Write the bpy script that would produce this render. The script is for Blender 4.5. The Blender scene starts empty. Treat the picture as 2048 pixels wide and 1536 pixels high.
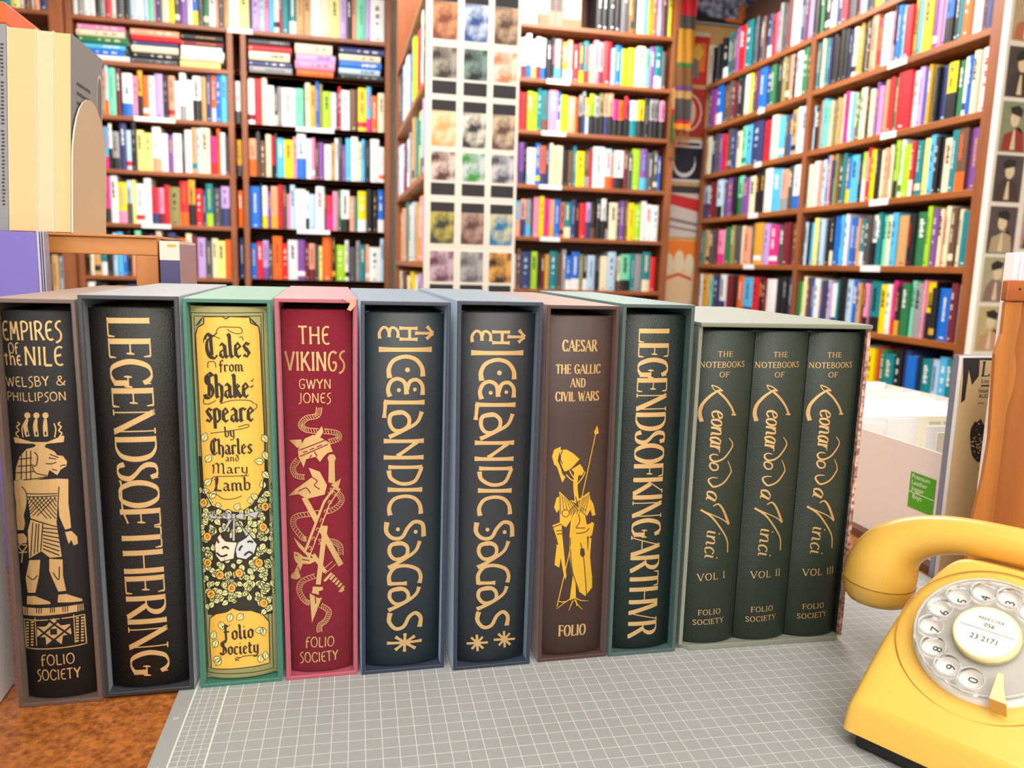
import bpy, bmesh, math, random
from mathutils import Vector, Matrix
from mathutils.geometry import tessellate_polygon

# ---------------------------------------------------------------- camera, world, light, exposure
S = bpy.context.scene
COL = S.collection
TZ = 0.95                                   # height of the counter's cutting mat above the floor
F_PX = 1552.0
CAM = Vector((0.0726, -0.4995, 0.2853 + TZ))
BR = Vector((0.9753, -0.2189, 0.0286)).normalized()
BF = Vector((0.2206, 0.9635, -0.1514)).normalized()
BU = BR.cross(BF).normalized()
BR = BF.cross(BU).normalized()
cd = bpy.data.cameras.new('camera')
cam = bpy.data.objects.new('camera', cd)
COL.objects.link(cam)
cam.matrix_world = Matrix((( BR.x, BU.x, -BF.x, CAM.x), (BR.y, BU.y, -BF.y, CAM.y), (BR.z, BU.z, -BF.z, CAM.z), (0, 0, 0, 1)))
cd.sensor_width = 36.0
cd.lens = F_PX * 36.0 / 2048.0
cd.clip_start = 0.01
cd.dof.use_dof = True
cd.dof.focus_distance = 0.56
cd.dof.aperture_fstop = 9.5
S.camera = cam

w = bpy.data.worlds.new('world'); S.world = w; w.use_nodes = True
w.node_tree.nodes['Background'].inputs[0].default_value = (1.0, 0.98, 0.95, 1)
w.node_tree.nodes['Background'].inputs[1].default_value = 0.25

def area(name, loc, size, power, color=(1, 0.96, 0.9), rot=(0, 0, 0)):
    l = bpy.data.lights.new(name, 'AREA'); l.shape = 'RECTANGLE'; l.size, l.size_y = size; l.energy = power; l.color = color
    o = bpy.data.objects.new(name, l); COL.objects.link(o); o.location = loc; o.rotation_euler = rot
    return o
# the shop's ceiling panels
area('ceiling_panel_over_counter', (0.10, -0.55, 2.66), (1.4, 0.6), 13)
area('ceiling_panel_over_aisle', (-0.5, 1.9, 2.66), (1.2, 1.6), 60)
area('ceiling_panel_over_corner', (1.25, 2.3, 2.66), (0.6, 2.0), 46)
area('ceiling_panel_at_back', (0.2, 3.0, 2.66), (2.2, 0.3), 26)
area('ceiling_panel_behind_counter', (0.3, -1.8, 2.66), (1.8, 0.8), 46)
# daylight of the shop front behind the photographer
area('shop_front_daylight', (-0.2, -2.9, 1.55), (2.6, 1.5), 36, (0.97, 0.98, 1.0), (math.radians(90), 0, 0))
S.view_settings.view_transform = 'Standard'
S.view_settings.look = 'None'
S.view_settings.gamma = 1.0
S.view_settings.use_curve_mapping = False
S.view_settings.exposure = 0.27
S.cycles.use_denoising = True
S.cycles.max_bounces = 8

# ---------------------------------------------------------------- pixel rays of the calibrated view -> points on real planes
def ray(px, py): return BF * F_PX + BR * (px - 1024) - BU * (py - 768)
def on_plane(px, py, p, n):
    r = ray(px, py); return CAM + r * ((Vector(p) - CAM).dot(n) / r.dot(n))
def on_y(px, py, y): return on_plane(px, py, (0, y, 0), Vector((0, 1, 0)))
def on_x(px, py, x): return on_plane(px, py, (x, 0, 0), Vector((1, 0, 0)))
def on_z(px, py, z): return on_plane(px, py, (0, 0, z + TZ), Vector((0, 0, 1)))

# ---------------------------------------------------------------- helpers
def lin(c):
    return tuple(((v / 255) / 12.92 if v / 255 <= 0.04045 else ((v / 255 + 0.055) / 1.055) ** 2.4) for v in c)
MATS = {}
def mat(name, rgb=(200, 200, 200), rough=0.5, metal=0.0, bump=None, noise=None, spec=0.5, coat=0.0, trans=0.0, emit=0.0, wood=None, weave=None, sheen=0.0, tint=None):
    """bump=(scale, strength) ; noise=(scale, rgb2, contrast) ; wood=(rgb2, stretch axis, scale)"""
    if name in MATS: return MATS[name]
    m = bpy.data.materials.new(name); m.use_nodes = True
    nt = m.node_tree; b = nt.nodes['Principled BSDF']; L = nt.links.new
    c = lin(rgb) + (1,)
    b.inputs['Base Color'].default_value = c
    b.inputs['Roughness'].default_value = rough
    b.inputs['Metallic'].default_value = metal
    b.inputs['Specular IOR Level'].default_value = spec
    b.inputs['Coat Weight'].default_value = coat
    if trans: b.inputs['Transmission Weight'].default_value = trans
    if emit:
        b.inputs['Emission Color'].default_value = c; b.inputs['Emission Strength'].default_value = emit
    if sheen: b.inputs['Sheen Weight'].default_value = sheen; b.inputs['Sheen Roughness'].default_value = .35
    if tint: b.inputs['Sheen Tint'].default_value = lin(tint) + (1,)
    tc = nt.nodes.new('ShaderNodeTexCoord')
    if noise or wood:
        mp = nt.nodes.new('ShaderNodeMapping'); L(tc.outputs['Object'], mp.inputs[0])
        nz = nt.nodes.new('ShaderNodeTexNoise'); L(mp.outputs[0], nz.inputs['Vector'])
        cr = nt.nodes.new('ShaderNodeValToRGB'); L(nz.outputs['Fac'], cr.inputs[0])
        if wood:
            rgb2, axis, sc = wood
            mp.inputs['Scale'].default_value = tuple(sc * (0.09 if i == axis else 1.0) for i in range(3))
            nz.inputs['Scale'].default_value = 1.0; nz.inputs['Detail'].default_value = 6; nz.inputs['Distortion'].default_value = 0.6
            cr.color_ramp.elements[0].position = 0.3; cr.color_ramp.elements[1].position = 0.72
        else:
            sc, rgb2, k = noise
            nz.inputs['Scale'].default_value = sc; nz.inputs['Detail'].default_value = 5
            cr.color_ramp.elements[0].position = 0.5 - k; cr.color_ramp.elements[1].position = 0.5 + k
        cr.color_ramp.elements[0].color = lin(rgb2) + (1,); cr.color_ramp.elements[1].color = c
        L(cr.outputs[0], b.inputs['Base Color'])
    if weave:
        sc, st = weave
        wv = nt.nodes.new('ShaderNodeTexWave'); wv.bands_direction = 'X'; wv.inputs['Scale'].default_value = sc
        wv2 = nt.nodes.new('ShaderNodeTexWave'); wv2.bands_direction = 'Z'; wv2.inputs['Scale'].default_value = sc
        L(tc.outputs['Object'], wv.inputs['Vector']); L(tc.outputs['Object'], wv2.inputs['Vector'])
        ad = nt.nodes.new('ShaderNodeMath'); L(wv.outputs['Fac'], ad.inputs[0]); L(wv2.outputs['Fac'], ad.inputs[1])
        bp = nt.nodes.new('ShaderNodeBump'); bp.inputs['Strength'].default_value = st; bp.inputs['Distance'].default_value = 0.0004
        L(ad.outputs[0], bp.inputs['Height']); L(bp.outputs[0], b.inputs['Normal'])
    if bump:
        n2 = nt.nodes.new('ShaderNodeTexNoise'); n2.inputs['Scale'].default_value = bump[0]; n2.inputs['Detail'].default_value = 4
        L(tc.outputs['Object'], n2.inputs['Vector'])
        bp = nt.nodes.new('ShaderNodeBump'); bp.inputs['Strength'].default_value = bump[1]; bp.inputs['Distance'].default_value = 0.001
        L(n2.outputs['Fac'], bp.inputs['Height']); L(bp.outputs[0], b.inputs['Normal'])
    MATS[name] = m
    return m

class MB:
    """collects faces with material slots, links them as one mesh object"""
    def __init__(s): s.v = []; s.f = []; s.mi = []; s.mats = []; s.smooth = []
    def slot(s, m):
        if m not in s.mats: s.mats.append(m)
        return s.mats.index(m)
    def face(s, pts, m, smooth=False):
        b = len(s.v); s.v += [tuple(p) for p in pts]; s.f.append(tuple(range(b, b + len(pts)))); s.mi.append(s.slot(m)); s.smooth.append(smooth)
    def poly(s, pts, m):
        pts = [Vector(p) for p in pts]
        for t in tessellate_polygon([pts]): s.face([pts[i] for i in t], m)
    def grid(s, rows, m, closed=False, smooth=True, flip=False):
        b = len(s.v); n = len(rows[0])
        for r in rows: s.v += [tuple(p) for p in r]
        for i in range(len(rows) - 1):
            for j in range(n if closed else n - 1):
                k = (j + 1) % n
                q = (b + i * n + j, b + i * n + k, b + (i + 1) * n + k, b + (i + 1) * n + j)
                s.f.append(q[::-1] if flip else q); s.mi.append(s.slot(m)); s.smooth.append(smooth)
    def box(s, lo, hi, m, M=None):
        x0, y0, z0 = lo; x1, y1, z1 = hi
        p = [Vector(q) for q in ((x0,y0,z0),(x1,y0,z0),(x1,y1,z0),(x0,y1,z0),(x0,y0,z1),(x1,y0,z1),(x1,y1,z1),(x0,y1,z1))]
        if M is not None: p = [M @ q for q in p]
        b = len(s.v); s.v += [tuple(q) for q in p]
        for f in ((0,3,2,1),(4,5,6,7),(0,1,5,4),(1,2,6,5),(2,3,7,6),(3,0,4,7)):
            s.f.append(tuple(b + i for i in f)); s.mi.append(s.slot(m)); s.smooth.append(False)
    def prism(s, pts, d, m, m_side=None):
        """polygon pts (3-D) pushed along vector d"""
        pts = [Vector(p) for p in pts]; d = Vector(d)
        s.poly(pts, m); s.poly([p + d for p in pts], m)
        for i in range(len(pts)):
            a, b = pts[i], pts[(i + 1) % len(pts)]
            s.face([a, b, b + d, a + d], m_side or m)
    def tube(s, pts, r, m, n=8):
        pts = [Vector(p) for p in pts]; rows = []
        for i, p in enumerate(pts):
            t = (pts[min(i + 1, len(pts) - 1)] - pts[max(i - 1, 0)]).normalized()
            a = t.cross(Vector((0, 0, 1))); a = a.normalized() if a.length > 1e-4 else Vector((1, 0, 0)); b = t.cross(a)
            rr = r[i] if isinstance(r, (list, tuple)) else r
            rows.append([p + (a * math.cos(2 * math.pi * k / n) + b * math.sin(2 * math.pi * k / n)) * rr for k in range(n)])
        s.grid(rows, m, closed=True); s.face(rows[0][::-1], m); s.face(rows[-1], m)
    def build(s, name, parent=None, bevel=0.0, seg=2, loc=None, rotz=0.0, merge=False, recalc=True):
        me = bpy.data.meshes.new(name); me.from_pydata(s.v, [], s.f)
        for m in s.mats: me.materials.append(m)
        for p, i, sm in zip(me.polygons, s.mi, s.smooth): p.material_index = i; p.use_smooth = sm
        if merge or bevel or recalc:
            bm = bmesh.new(); bm.from_mesh(me)
            if merge or bevel: bmesh.ops.remove_doubles(bm, verts=bm.verts, dist=1e-6)
            if recalc: bmesh.ops.recalc_face_normals(bm, faces=bm.faces)
            bm.to_mesh(me); bm.free()
        o = bpy.data.objects.new(name, me); COL.objects.link(o)
        if parent is not None: o.parent = parent
        if loc is not None: o.location = loc
        o.rotation_euler = (0, 0, rotz)
        if bevel:
            md = o.modifiers.new('bevel', 'BEVEL'); md.width = bevel; md.segments = seg; md.limit_method = 'ANGLE'; md.angle_limit = math.radians(40)
        return o
def tag(o, label=None, cat=None, group=None, kind=None):
    if label: o['label'] = label
    if cat: o['category'] = cat
    if group: o['group'] = group
    if kind: o['kind'] = kind
    return o
def thing(name, loc=(0, 0, 0), rotz=0.0, label=None, cat=None, group=None):
    o = bpy.data.objects.new(name, None); COL.objects.link(o); o.empty_display_size = 0.02
    o.location = loc; o.rotation_euler = (0, 0, rotz)
    return tag(o, label, cat, group)
def structure(o): o['kind'] = 'structure'; return o
ORD = ('first second third fourth fifth sixth seventh eighth ninth tenth eleventh twelfth thirteenth fourteenth fifteenth sixteenth seventeenth '
       'eighteenth nineteenth twentieth').split()
def ordinal(n):
    if n <= 20: return ORD[n - 1]
    t = {2: 'twenty', 3: 'thirty', 4: 'forty', 5: 'fifty', 6: 'sixty'}
    tt = {2: 'twentieth', 3: 'thirtieth', 4: 'fortieth', 5: 'fiftieth', 6: 'sixtieth'}
    return tt[n // 10] if n % 10 == 0 else t[n // 10] + '-' + ORD[n % 10 - 1]
def catmull(P, n=6, closed=False):
    P = [Vector((p[0], p[1])) for p in P]
    if len(P) < 3 and not closed: return P
    out = []; N = len(P)
    rng = range(N) if closed else range(N - 1)
    for i in rng:
        if closed: p0, p1, p2, p3 = P[i - 1], P[i], P[(i + 1) % N], P[(i + 2) % N]
        else: p0, p1, p2, p3 = P[max(i - 1, 0)], P[i], P[i + 1], P[min(i + 2, N - 1)]
        for k in range(n):
            t = k / n
            out.append(0.5 * ((2 * p1) + (p2 - p0) * t + (2 * p0 - 5 * p1 + 4 * p2 - p3) * t * t + (3 * p1 - p0 - 3 * p2 + p3) * t ** 3))
    out.append(P[0] if closed else P[-1])
    return out
# ---------------------------------------------------------------- the room
M_WALL = mat('wall_paint', (226, 216, 198), 0.8)
M_CEIL = mat('ceiling_paint', (245, 243, 238), 0.85)
M_FLOOR = mat('floor_carpet', (96, 82, 70), 0.95, noise=(60, (70, 60, 52), 0.3))
M_BOARD = mat('shelf_wood', (164, 98, 58), 0.42, wood=((134, 74, 40), 0, 26))
M_BOARDY = mat('shelf_wood_side', (172, 102, 48), 0.4, wood=((140, 78, 34), 1, 26))
M_UPR = mat('upright_wood', (158, 94, 54), 0.42, wood=((128, 72, 38), 2, 26))
M_BACK = mat('case_back', (92, 64, 50), 0.7)
b = MB(); b.box((-2.6, -3.2, -0.05), (3.4, 4.2, 0.0), M_FLOOR); structure(b.build('floor'))
b = MB(); b.box((-2.6, -3.2, 2.7), (3.4, 4.2, 2.75), M_CEIL); structure(b.build('ceiling'))
b = MB(); b.box((-2.6, 3.97, 0), (3.4, 4.05, 2.7), M_WALL); structure(b.build('wall_back'))
b = MB(); b.box((2.30, -3.2, 0), (2.38, 4.2, 2.7), M_WALL); structure(b.build('wall_right'))
b = MB(); b.box((-2.6, -3.2, 0), (-2.52, 4.2, 2.7), M_WALL); structure(b.build('wall_left'))
b = MB(); b.box((-2.6, -3.28, 0), (3.4, -3.2, 2.7), M_WALL); structure(b.build('wall_front'))
# short return wall behind the corner bookcase that carries the posters
b = MB(); b.box((1.0, 3.56, 0), (2.30, 3.62, 2.7), mat('return_wall', (214, 172, 110), 0.8)); structure(b.build('wall_return'))

LZ = [1.385, 1.19, 0.942, 0.69, 0.435, 0.178, -0.080, -0.35, -0.62]   # shelf tops of the back bookcases above the mat
RZ = [1.256, 1.035, 0.793, 0.560, 0.321, 0.078, -0.165, -0.42]        # shelf tops of the side bookcase

def bookcase_y(name, x0, x1, ups, yf, depth, zs, label, top=2.62, th=0.020, up_w=0.028):
    """bookcase whose open front lies in the plane y = yf"""
    t = thing(name, ((x0 + x1) / 2, yf, 0), 0, label, 'bookcase')
    cx = (x0 + x1) / 2
    for a, c, *tp in ups:
        b = MB(); b.box((a - cx, 0, 0), (c - cx, depth, tp[0] if tp else top), M_UPR); b.build('upright', t, bevel=0.0015)
    edges = [(ups[i][1], ups[i + 1][0]) for i in range(len(ups) - 1)]
    for (a, c) in edges:
        for z in zs:
            if z == LZ[0] and any(len(u) > 2 for u in ups):
                if a > ups[0][1]: continue
                c = ups[-1][0]
            b = MB(); b.box((a - cx + .0005, 0.002, z + TZ - th), (c - cx - .0005, depth - 0.004, z + TZ), M_BOARD); b.build('shelf', t, bevel=0.0015)
    b = MB(); b.box((x0 - cx, depth - 0.003, 0.02), (x1 - cx, depth + 0.004, top), M_BACK); b.build('back_panel', t)
    return t
YL = 3.70
bookcase_y('bookcase', -1.152, 0.352, [(-1.152, -1.124), (-0.441, -0.413, LZ[0] + TZ - .0205), (-0.378, -0.352, LZ[0] + TZ - .0205), (0.325, 0.352)], YL, 0.225, LZ,
           'tall brown back bookcase with piled books above rows of fiction')
bookcase_y('bookcase', -1.90, -1.156, [(-1.90, -1.872), (-1.215, -1.156)], YL - 0.02, 0.22, [1.385, 1.14, 0.83, 0.56, 0.30, 0.04, -0.25],
           'brown bookcase mostly hidden behind the cream fore-edged paperbacks')
YC = 3.35
bookcase_y('bookcase', 0.70, 1.772, [(0.70, 0.728), (1.736, 1.772)], YC, 0.205, [1.442, 1.19, 0.945, 0.686, 0.43, 0.168, -0.09, -0.36, -0.62],
           'brown bookcase of comics between the postcard panel and the scarf', top=2.64)
XR = 2.0
def bookcase_right():
    t = thing('bookcase', (XR, 2.53, 0), 0, 'long brown side wall bookcase packed with paperbacks', 'bookcase')
    ups = [(3.47, 3.50), (2.515, 2.545), (1.53, 1.600)]
    for (a, c), top in zip(ups, (RZ[1] + TZ, RZ[1] + TZ + .22, 2.62)):
        b = MB(); b.box((0, a - 2.53, 0), (0.2, c - 2.53, top), M_UPR); b.build('upright', t, bevel=0.0015)
    for (a, c) in ((1.600, 2.515), (2.545, 3.47)):
        for z in RZ:
            aa, cc = a + .0005, c - .0005
            if z == RZ[0] and c > 3: aa, cc = 2.516, 3.5
            b = MB(); b.box((0.002, aa - 2.53, z + TZ - 0.022), (0.2, cc - 2.53, z + TZ), M_BOARDY); b.build('shelf', t, bevel=0.0015)
    b = MB(); b.box((0.2, 1.53 - 2.53, 0.02), (0.206, 3.50 - 2.53, 2.62), M_BACK); b.build('back_panel', t)
    return t
bookcase_right()
# free-standing unit that ends in the postcard panel; its books face the counter's side aisle
XS, YP = 0.354, 2.05
def bookcase_side():
    t = thing('bookcase', (XS, 2.9, 0), 0, 'brown bookcase end-on behind the tall panel of postcards', 'bookcase')
    b = MB(); b.box((0, YP - 2.9 + .025, 0), (0.30, YP - 2.9 + .05, 2.6), M_UPR); b.build('upright', t)
    b = MB(); b.box((0, 3.30 - 2.9, 0), (0.30, 3.325 - 2.9, 2.6), M_UPR); b.build('upright', t)
    for z in (1.16, 0.872, 0.58, 0.29, 0.0, -0.3):
        b = MB(); b.box((0.002, YP - 2.9 + .051, z + TZ - .02), (0.16, 3.299 - 2.9, z + TZ), M_BOARDY); b.build('shelf', t)
    b = MB(); b.box((0.16, YP - 2.9 + .05, 0.02), (0.17, 3.30 - 2.9, 2.6), M_BACK); b.build('back_panel', t)
bookcase_side()
# ---------------------------------------------------------------- shelved books
PAL = dict(w=((238, 240, 240), 'white'), c=((236, 226, 192), 'cream'), k=((30, 30, 33), 'black'), g=((78, 78, 82), 'dark grey'), a=((152, 152, 154), 'mid grey'),
    r=((214, 34, 48), 'red'), m=((118, 34, 48), 'maroon'), o=((238, 104, 24), 'orange'), y=((246, 216, 10), 'yellow'), Y=((222, 166, 48), 'mustard'),
    l=((166, 214, 40), 'lime'), G=((44, 120, 74), 'green'), e=((118, 216, 178), 'mint'), t=((16, 130, 140), 'teal'), b=((24, 108, 208), 'blue'), B=((52, 62, 112), 'navy'),
    s=((84, 186, 234), 'sky blue'), p=((128, 78, 160), 'purple'), v=((190, 162, 224), 'lilac'), i=((240, 146, 186), 'pink'), h=((226, 44, 138), 'magenta'),
    n=((108, 76, 58), 'brown'), d=((206, 160, 104), 'tan'), f=((240, 164, 132), 'peach'), u=((184, 212, 236), 'pale blue'), j=((242, 234, 138), 'pale yellow'), q=((146, 140, 84), 'olive'))
def pm(k): return mat('jacket_' + PAL[k][1].replace(' ', '_'), PAL[k][0], 0.42)
M_PAGE = mat('book_pages', (236, 226, 204), 0.85)
# unit books: x = thickness 0..1, y = depth 0..1 (spine at y=0), z = height 0..1; slots: jacket, pages, accent
def unit_book(variant, rng):
    M0, M1, M2 = bpy.data.materials.new('jacket'), M_PAGE, bpy.data.materials.new('accent')
    b = MB(); b.slot(M0); b.slot(M1); b.slot(M2)
    n = 5
    prof = [(k / n, 0.035 * (2 * k / n - 1) ** 2) for k in range(n + 1)]
    cuts = [0.0, 1.0]
    if variant == 'top': cuts = [0, 0.46, 1]
    if variant == 'low': cuts = [0, 0.3, 1]
    if variant == 'band': cuts = [0, 0.1, 0.22, 1]
    for z0, z1 in zip(cuts[:-1], cuts[1:]):
        acc = (variant == 'top' and z0 > .3) or (variant == 'low' and z0 == 0) or (variant == 'band' and z0 == 0.1)
        b.grid([[(x, y, z0) for x, y in prof], [(x, y, z1) for x, y in prof]], M2 if acc else M0, smooth=True)
    for x0, x1 in ((0, .06), (.94, 1)):
        b.box((x0, 0.035, 0), (x1, 1, 1), M0)
    b.face([(0, .035, 1)] + [(x, y, 1) for x, y in prof[1:-1]] + [(1, .035, 1)], M0)
    b.face([(0, .035, 0)] + [(x, y, 0) for x, y in prof[1:-1]] + [(1, .035, 0)], M0)
    b.box((.06, .035, .012), (.94, .97, .985), M1)
    # a column of small ornamental strokes down the spine
    z = rng.uniform(.8, .92); zend = rng.choice((1, .4, .55, .45)); wmax = rng.uniform(.1, .24)
    while z > zend:
        hgt = rng.uniform(.018, .05); wd = wmax * rng.uniform(.7, 1)
        if rng.random() > .12: b.box((.5 - wd, -.006, z - hgt), (.5 + wd * rng.uniform(.3, 1), .02, z), M2 if variant != 'top' else M0)
        z -= hgt + .014
    if rng.random() < .5: b.box((.36, -.006, .05), (.64, .02, .075), M2 if variant != 'top' else M0)
    me_o = b.build('book', recalc=True)
    me = me_o.data; bpy.data.objects.remove(me_o)
    return me
rb = random.Random(5)
UNITS = {v: [unit_book(v, rb) for _ in range(4)] for v in ('plain', 'top', 'low', 'band')}
CONTRAST = dict(w='kBrg', c='mkn', k='waY', g='wac', a='kw', r='wk', m='cY', o='wk', y='kr', Y='kw', l='kw', G='cw', e='Gk', t='wc', b='wy', B='wu', s='wB', p='wY', v='pk', i='mw', h='wk',
    n='cd', d='nk', f='mw', u='Bk', j='Gk', q='kc')
PENDING = []
def place(name, code, acc, mode, x, y, z, th, dp, ht, axis, rng, label, group, lean=0.0):
    """axis 'y': spine faces -y, thickness along +x.  axis 'x': spine faces -x, thickness along -y.  axis 'flat': lying, spine facing -y"""
    v = mode if mode else 'plain'
    me = rng.choice(UNITS[v])
    o = bpy.data.objects.new(name, me)
    if axis == 'y': M = Matrix.Translation((x, y, z))
    elif axis == 'x': M = Matrix.Translation((x, y, z)) @ Matrix.Rotation(-math.pi / 2, 4, 'Z')
    else: M = Matrix.Translation((x, y, z)) @ Matrix(((0, 0, 1, 0), (0, 1, 0, 0), (-1, 0, 0, th), (0, 0, 0, 1)))
    o.matrix_world = M @ Matrix.Rotation(lean, 4, 'Y') @ Matrix.Diagonal((th, dp, ht, 1))
    for i, k in ((0, code), (2, acc)):
        o.material_slots[i].link = 'OBJECT'; o.material_slots[i].material = pm(k)
    tag(o, label, 'book', group)
    ctr = M @ Vector((th / 2, 0, ht / 2))
    d = ctr - CAM; size = th * ht / d.length_squared
    PENDING.append([size, name, o])
    return o
def tokens(s):
    out = []
    for t in s.split():
        mode = ''
        if '/' in t: t, a = t.split('/'); mode = 'top'
        elif '_' in t: t, a = t.split('_'); mode = 'low'
        elif '=' in t: t, a = t.split('='); mode = 'band'
        else: a = ''
        code = t[0]; wd = float(t[1]) if len(t) > 1 and t[1].isdigit() else 2.0
        if not a and len(t) > 2: a = t[2]
        out.append((code, wd, a, mode))
    return out
def size_word(th):
    return 'slim' if th < .015 else ('thick' if th > .033 else '')
def row(spec, x0, x1, z, yf, hr, dr, name, where, anchor, group, axis='y', seed=0, ends=None):
    rng = random.Random(seed)
    tk = tokens(spec); tot = sum(t[1] for t in tk)
    run = abs(x1 - x0); u = (run - .0006 * len(tk)) / tot
    p = x0
    sgn = 1 if x1 > x0 else -1
    for i, (code, wd, a, mode) in enumerate(tk):
        th = wd * u; acc = a or rng.choice(CONTRAST[code])
        if not mode and not a and rng.random() < .12: mode = rng.choice(('band', 'low'))
        ht = rng.uniform(*hr); dp = rng.uniform(*dr); jit = rng.uniform(0.004, .022)
        lab = ' '.join(f"{size_word(th)} {PAL[code][1]} {'paperback' if 'paper' in name else ('comic' if 'comic' in name else 'book')}, {ordinal(i + 1)} from {anchor}, {where}".split())
        if axis == 'y': place(name, code, acc, mode, p, yf + jit, z + TZ + .0002, th, dp, ht, 'y', rng, lab, group)
        else: place(name, code, acc, mode, yf + jit, p, z + TZ + .0002, th, dp, ht, 'x', rng, lab, group)
        p += sgn * (th + .0006)
L_ = ('top row', 'third shelf down', 'fourth shelf down', 'fifth shelf down', 'sixth shelf down')
GA = 'upright books in the tall back bookcase'
A = 'k2 a2 w2 w2k k2 a2 r2 w2 g3 k2 u2 w3 u2 e2 i1 B2 c3 y2 g2 p3 w2 b2 g2 G2 w3 f1 g2 d2 w4 j4'
row(A + ' B1 v3 u2 i2 s2 w2 r1 t3 t3 d3k d3 w4 c4 j4 v3g k2 f2g e4 v2 w6', -1.12, 0.32, LZ[0], YL, (.19, .235), (.13, .17), 'book', 'row above the flat piles', 'its outer side', GA, seed=2)
hr, dr = (.175, .226), (.13, .17)
bays = [
 (2, 'w2 j2 c2 r2 n2 t4=s d2 u2_o e4 m3w k1 w6_b i3 k3/Y o3 w4 v5 k3 f4=r w3 w4_a w4 k5/w d3 B3 o3_u b3w s4', 'w4=m r4 c3 w4 g2_c a2 w8 e5 g1 c3 Y3 b2 q2 l5 w3 B1 r2 w5 n5 y5 s3_h o4 c4', 'w3_g'),
 (3, 'k2 w2 c2 r2 n2 o3y s3_h k2/w a4_k B4w u3=r k3a j4 j5 w5_f w4 p3 w5 g2 w4o d3=t u2 c6 h4_r o2 w3 g2', 'o4/f g2_n n3 c3 r2 g1 s4 y5 i2 b5/w w3 i2 n2 p3 w4 d2 w2 g2 p2 s3 w4 c2 s2 k3 w5 w3=o', 'Y3_g'),
 (4, 'k2 j2 c2 G2 n2 h5 w4k y5_i g3/u j2 w5 w4 r4_B i3 r3 q6 r5_o k4/Y r4 B2w t4_l g5 B5/v', 'b6 B1 w3_y p2 f4_Y r3 g2Y i2 u3 w6 w2 u4 w5 g1 h4/r i3 G2 w5 f3 t2 y5_w k4 k3 b4_w', 'o3'),
 (5, 'k2 c2 d3 t3 k3 u2 s3 b2 k2 f2 e3 b2 k2 p2 r1 c3 d3 B4 g2 o3 c3 m3 v4 g3 c3 j4 o3', 'b3 r3 v3 g2 o5 r3 w5 p4 m2 f3_m g2 j2 o5 k2 l5 w2 g4 a2 t3 f2 w6 u2', 'B3w'),
]
for n_, (zi, la, rb_, nb) in enumerate(bays):
    wh = f'{ORD[zi]} shelf'
    row(la, -1.12, -0.445, LZ[zi], YL, hr, dr, 'book', wh + ', tall back bookcase', 'its outer side', GA, seed=10 + n_)
    row(rb_, -0.349, 0.322, LZ[zi], YL, hr, dr, 'book', wh + ', tall back bookcase', 'the narrow gap', GA, seed=20 + n_)
    row(nb, -0.408, -0.384, LZ[zi], YL + .02, hr, dr, 'book', wh + ' of tall back bookcase', 'the post in the narrow gap', GA, seed=30 + n_)
row('w2 k3 m2 d3 B3 g3 a2 r2 o2 k2 y2 c3 G2 w3 k3', -1.12, -0.445, LZ[6], YL, hr, dr, 'book', 'lowest row of tall back bookcase', 'its outer side', GA, seed=41)
row('B2 m2 r2 w2 o2 w3 u2 t4 j3 w2 n2 w1 f2 B3', -1.60, -1.218, 1.385, YL - .02, (.2, .24), dr, 'book', 'above the cream paperbacks', 'the top corner', 'books in the hidden bookcase', seed=42)
row('m2 f3 r1 c3 e2 w3 k2 d3 u2', -1.42, -1.218, 0.04, YL - .02, (.215, .235), dr, 'book', 'seen through the rack', 'the purple album', 'books in the hidden bookcase', seed=43)
# piles lying flat on the second shelf
piles = [(-1.115, .23, 'wbsGci'), (-0.88, .225, 'gkcBrf'), (-0.66, .2, 'jcwwmk'), (-0.345, .21, 'aBcrg'), (-0.12, .2, 'oivc'), (0.09, .23, 'kubcB')]
pos_ = ('bottom', 'second', 'third', 'fourth', 'fifth', 'top')
pn = ('by the outer side', 'in the outer middle', 'beside the middle posts', 'just past the middle posts', 'in the inner middle', 'by the postcard unit')
for pi_, (x, wd, s) in enumerate(piles):
    rng = random.Random(60 + pi_); z = LZ[1] + TZ + .0003; tot = .155; hs = [rng.uniform(.7, 1.3) for _ in s]; k = tot / sum(hs)
    for j, ch in enumerate(s):
        th = hs[j] * k; ht = wd * rng.uniform(.88, .99)
        place('book', ch, rng.choice(CONTRAST[ch]), '', x + rng.uniform(0, .012), YL + rng.uniform(.004, .02), z, th, .16, ht, 'flat', rng,
              f'{PAL[ch][1]} book lying {("topmost" if j == len(s) - 1 else ORD[j] + " up")} in the flat pile {pn[pi_]}', 'books piled flat on the second shelf')
        z += th + .0003
# comics in the corner bookcase
GC = 'comics in the corner bookcase'
cz = [1.442, 1.19, 0.945, 0.686, 0.43, 0.168]
crows = ['w3/m w3_m w3_b w3_d w3_m w3_b k3w k2i a4_s m1 y3_w f3_w r4 g3_y t3_r f3 i3 a3_m r5 u2 b4 l4 y4 c2 c5 e3 p3w t5 g3',
 'r3_o r4 l3 l3 t2 t4_n i5 b2 y4 f4 o2 k2/a B2/a u2/y k3/l k3/a k3/q B2/f k3/f k3/h k3/o k2/r k2/p t4/w k4/y k3 k3/a k3/a k3/i',
 'p3_i p3_B k2 w5_u b3 o3_B B2 c2 c2 c2 c2 k3 n3 t2 y5 n3_a r2 w7k u4_o d2_r w6_k m2 g3 l5 p4_s g4 g3 b2',
 'n2w f3/s B3/f a3_s g2 i3 y3 h3 f3_Y b4 o2 t4_c B3 k2 r4 B3/v k3_n k3 k3/w k2 c5 g2 p3 n2 y4 l4 w3 w4 w4',
 'w3 n2 B5 l3 k2 m2 Y2 t4 n2 a2 b3_w b4_w q2 k2 u4 k2 c4 u4 k1 c2 e5 t2 a4 t4_c r3']
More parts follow.
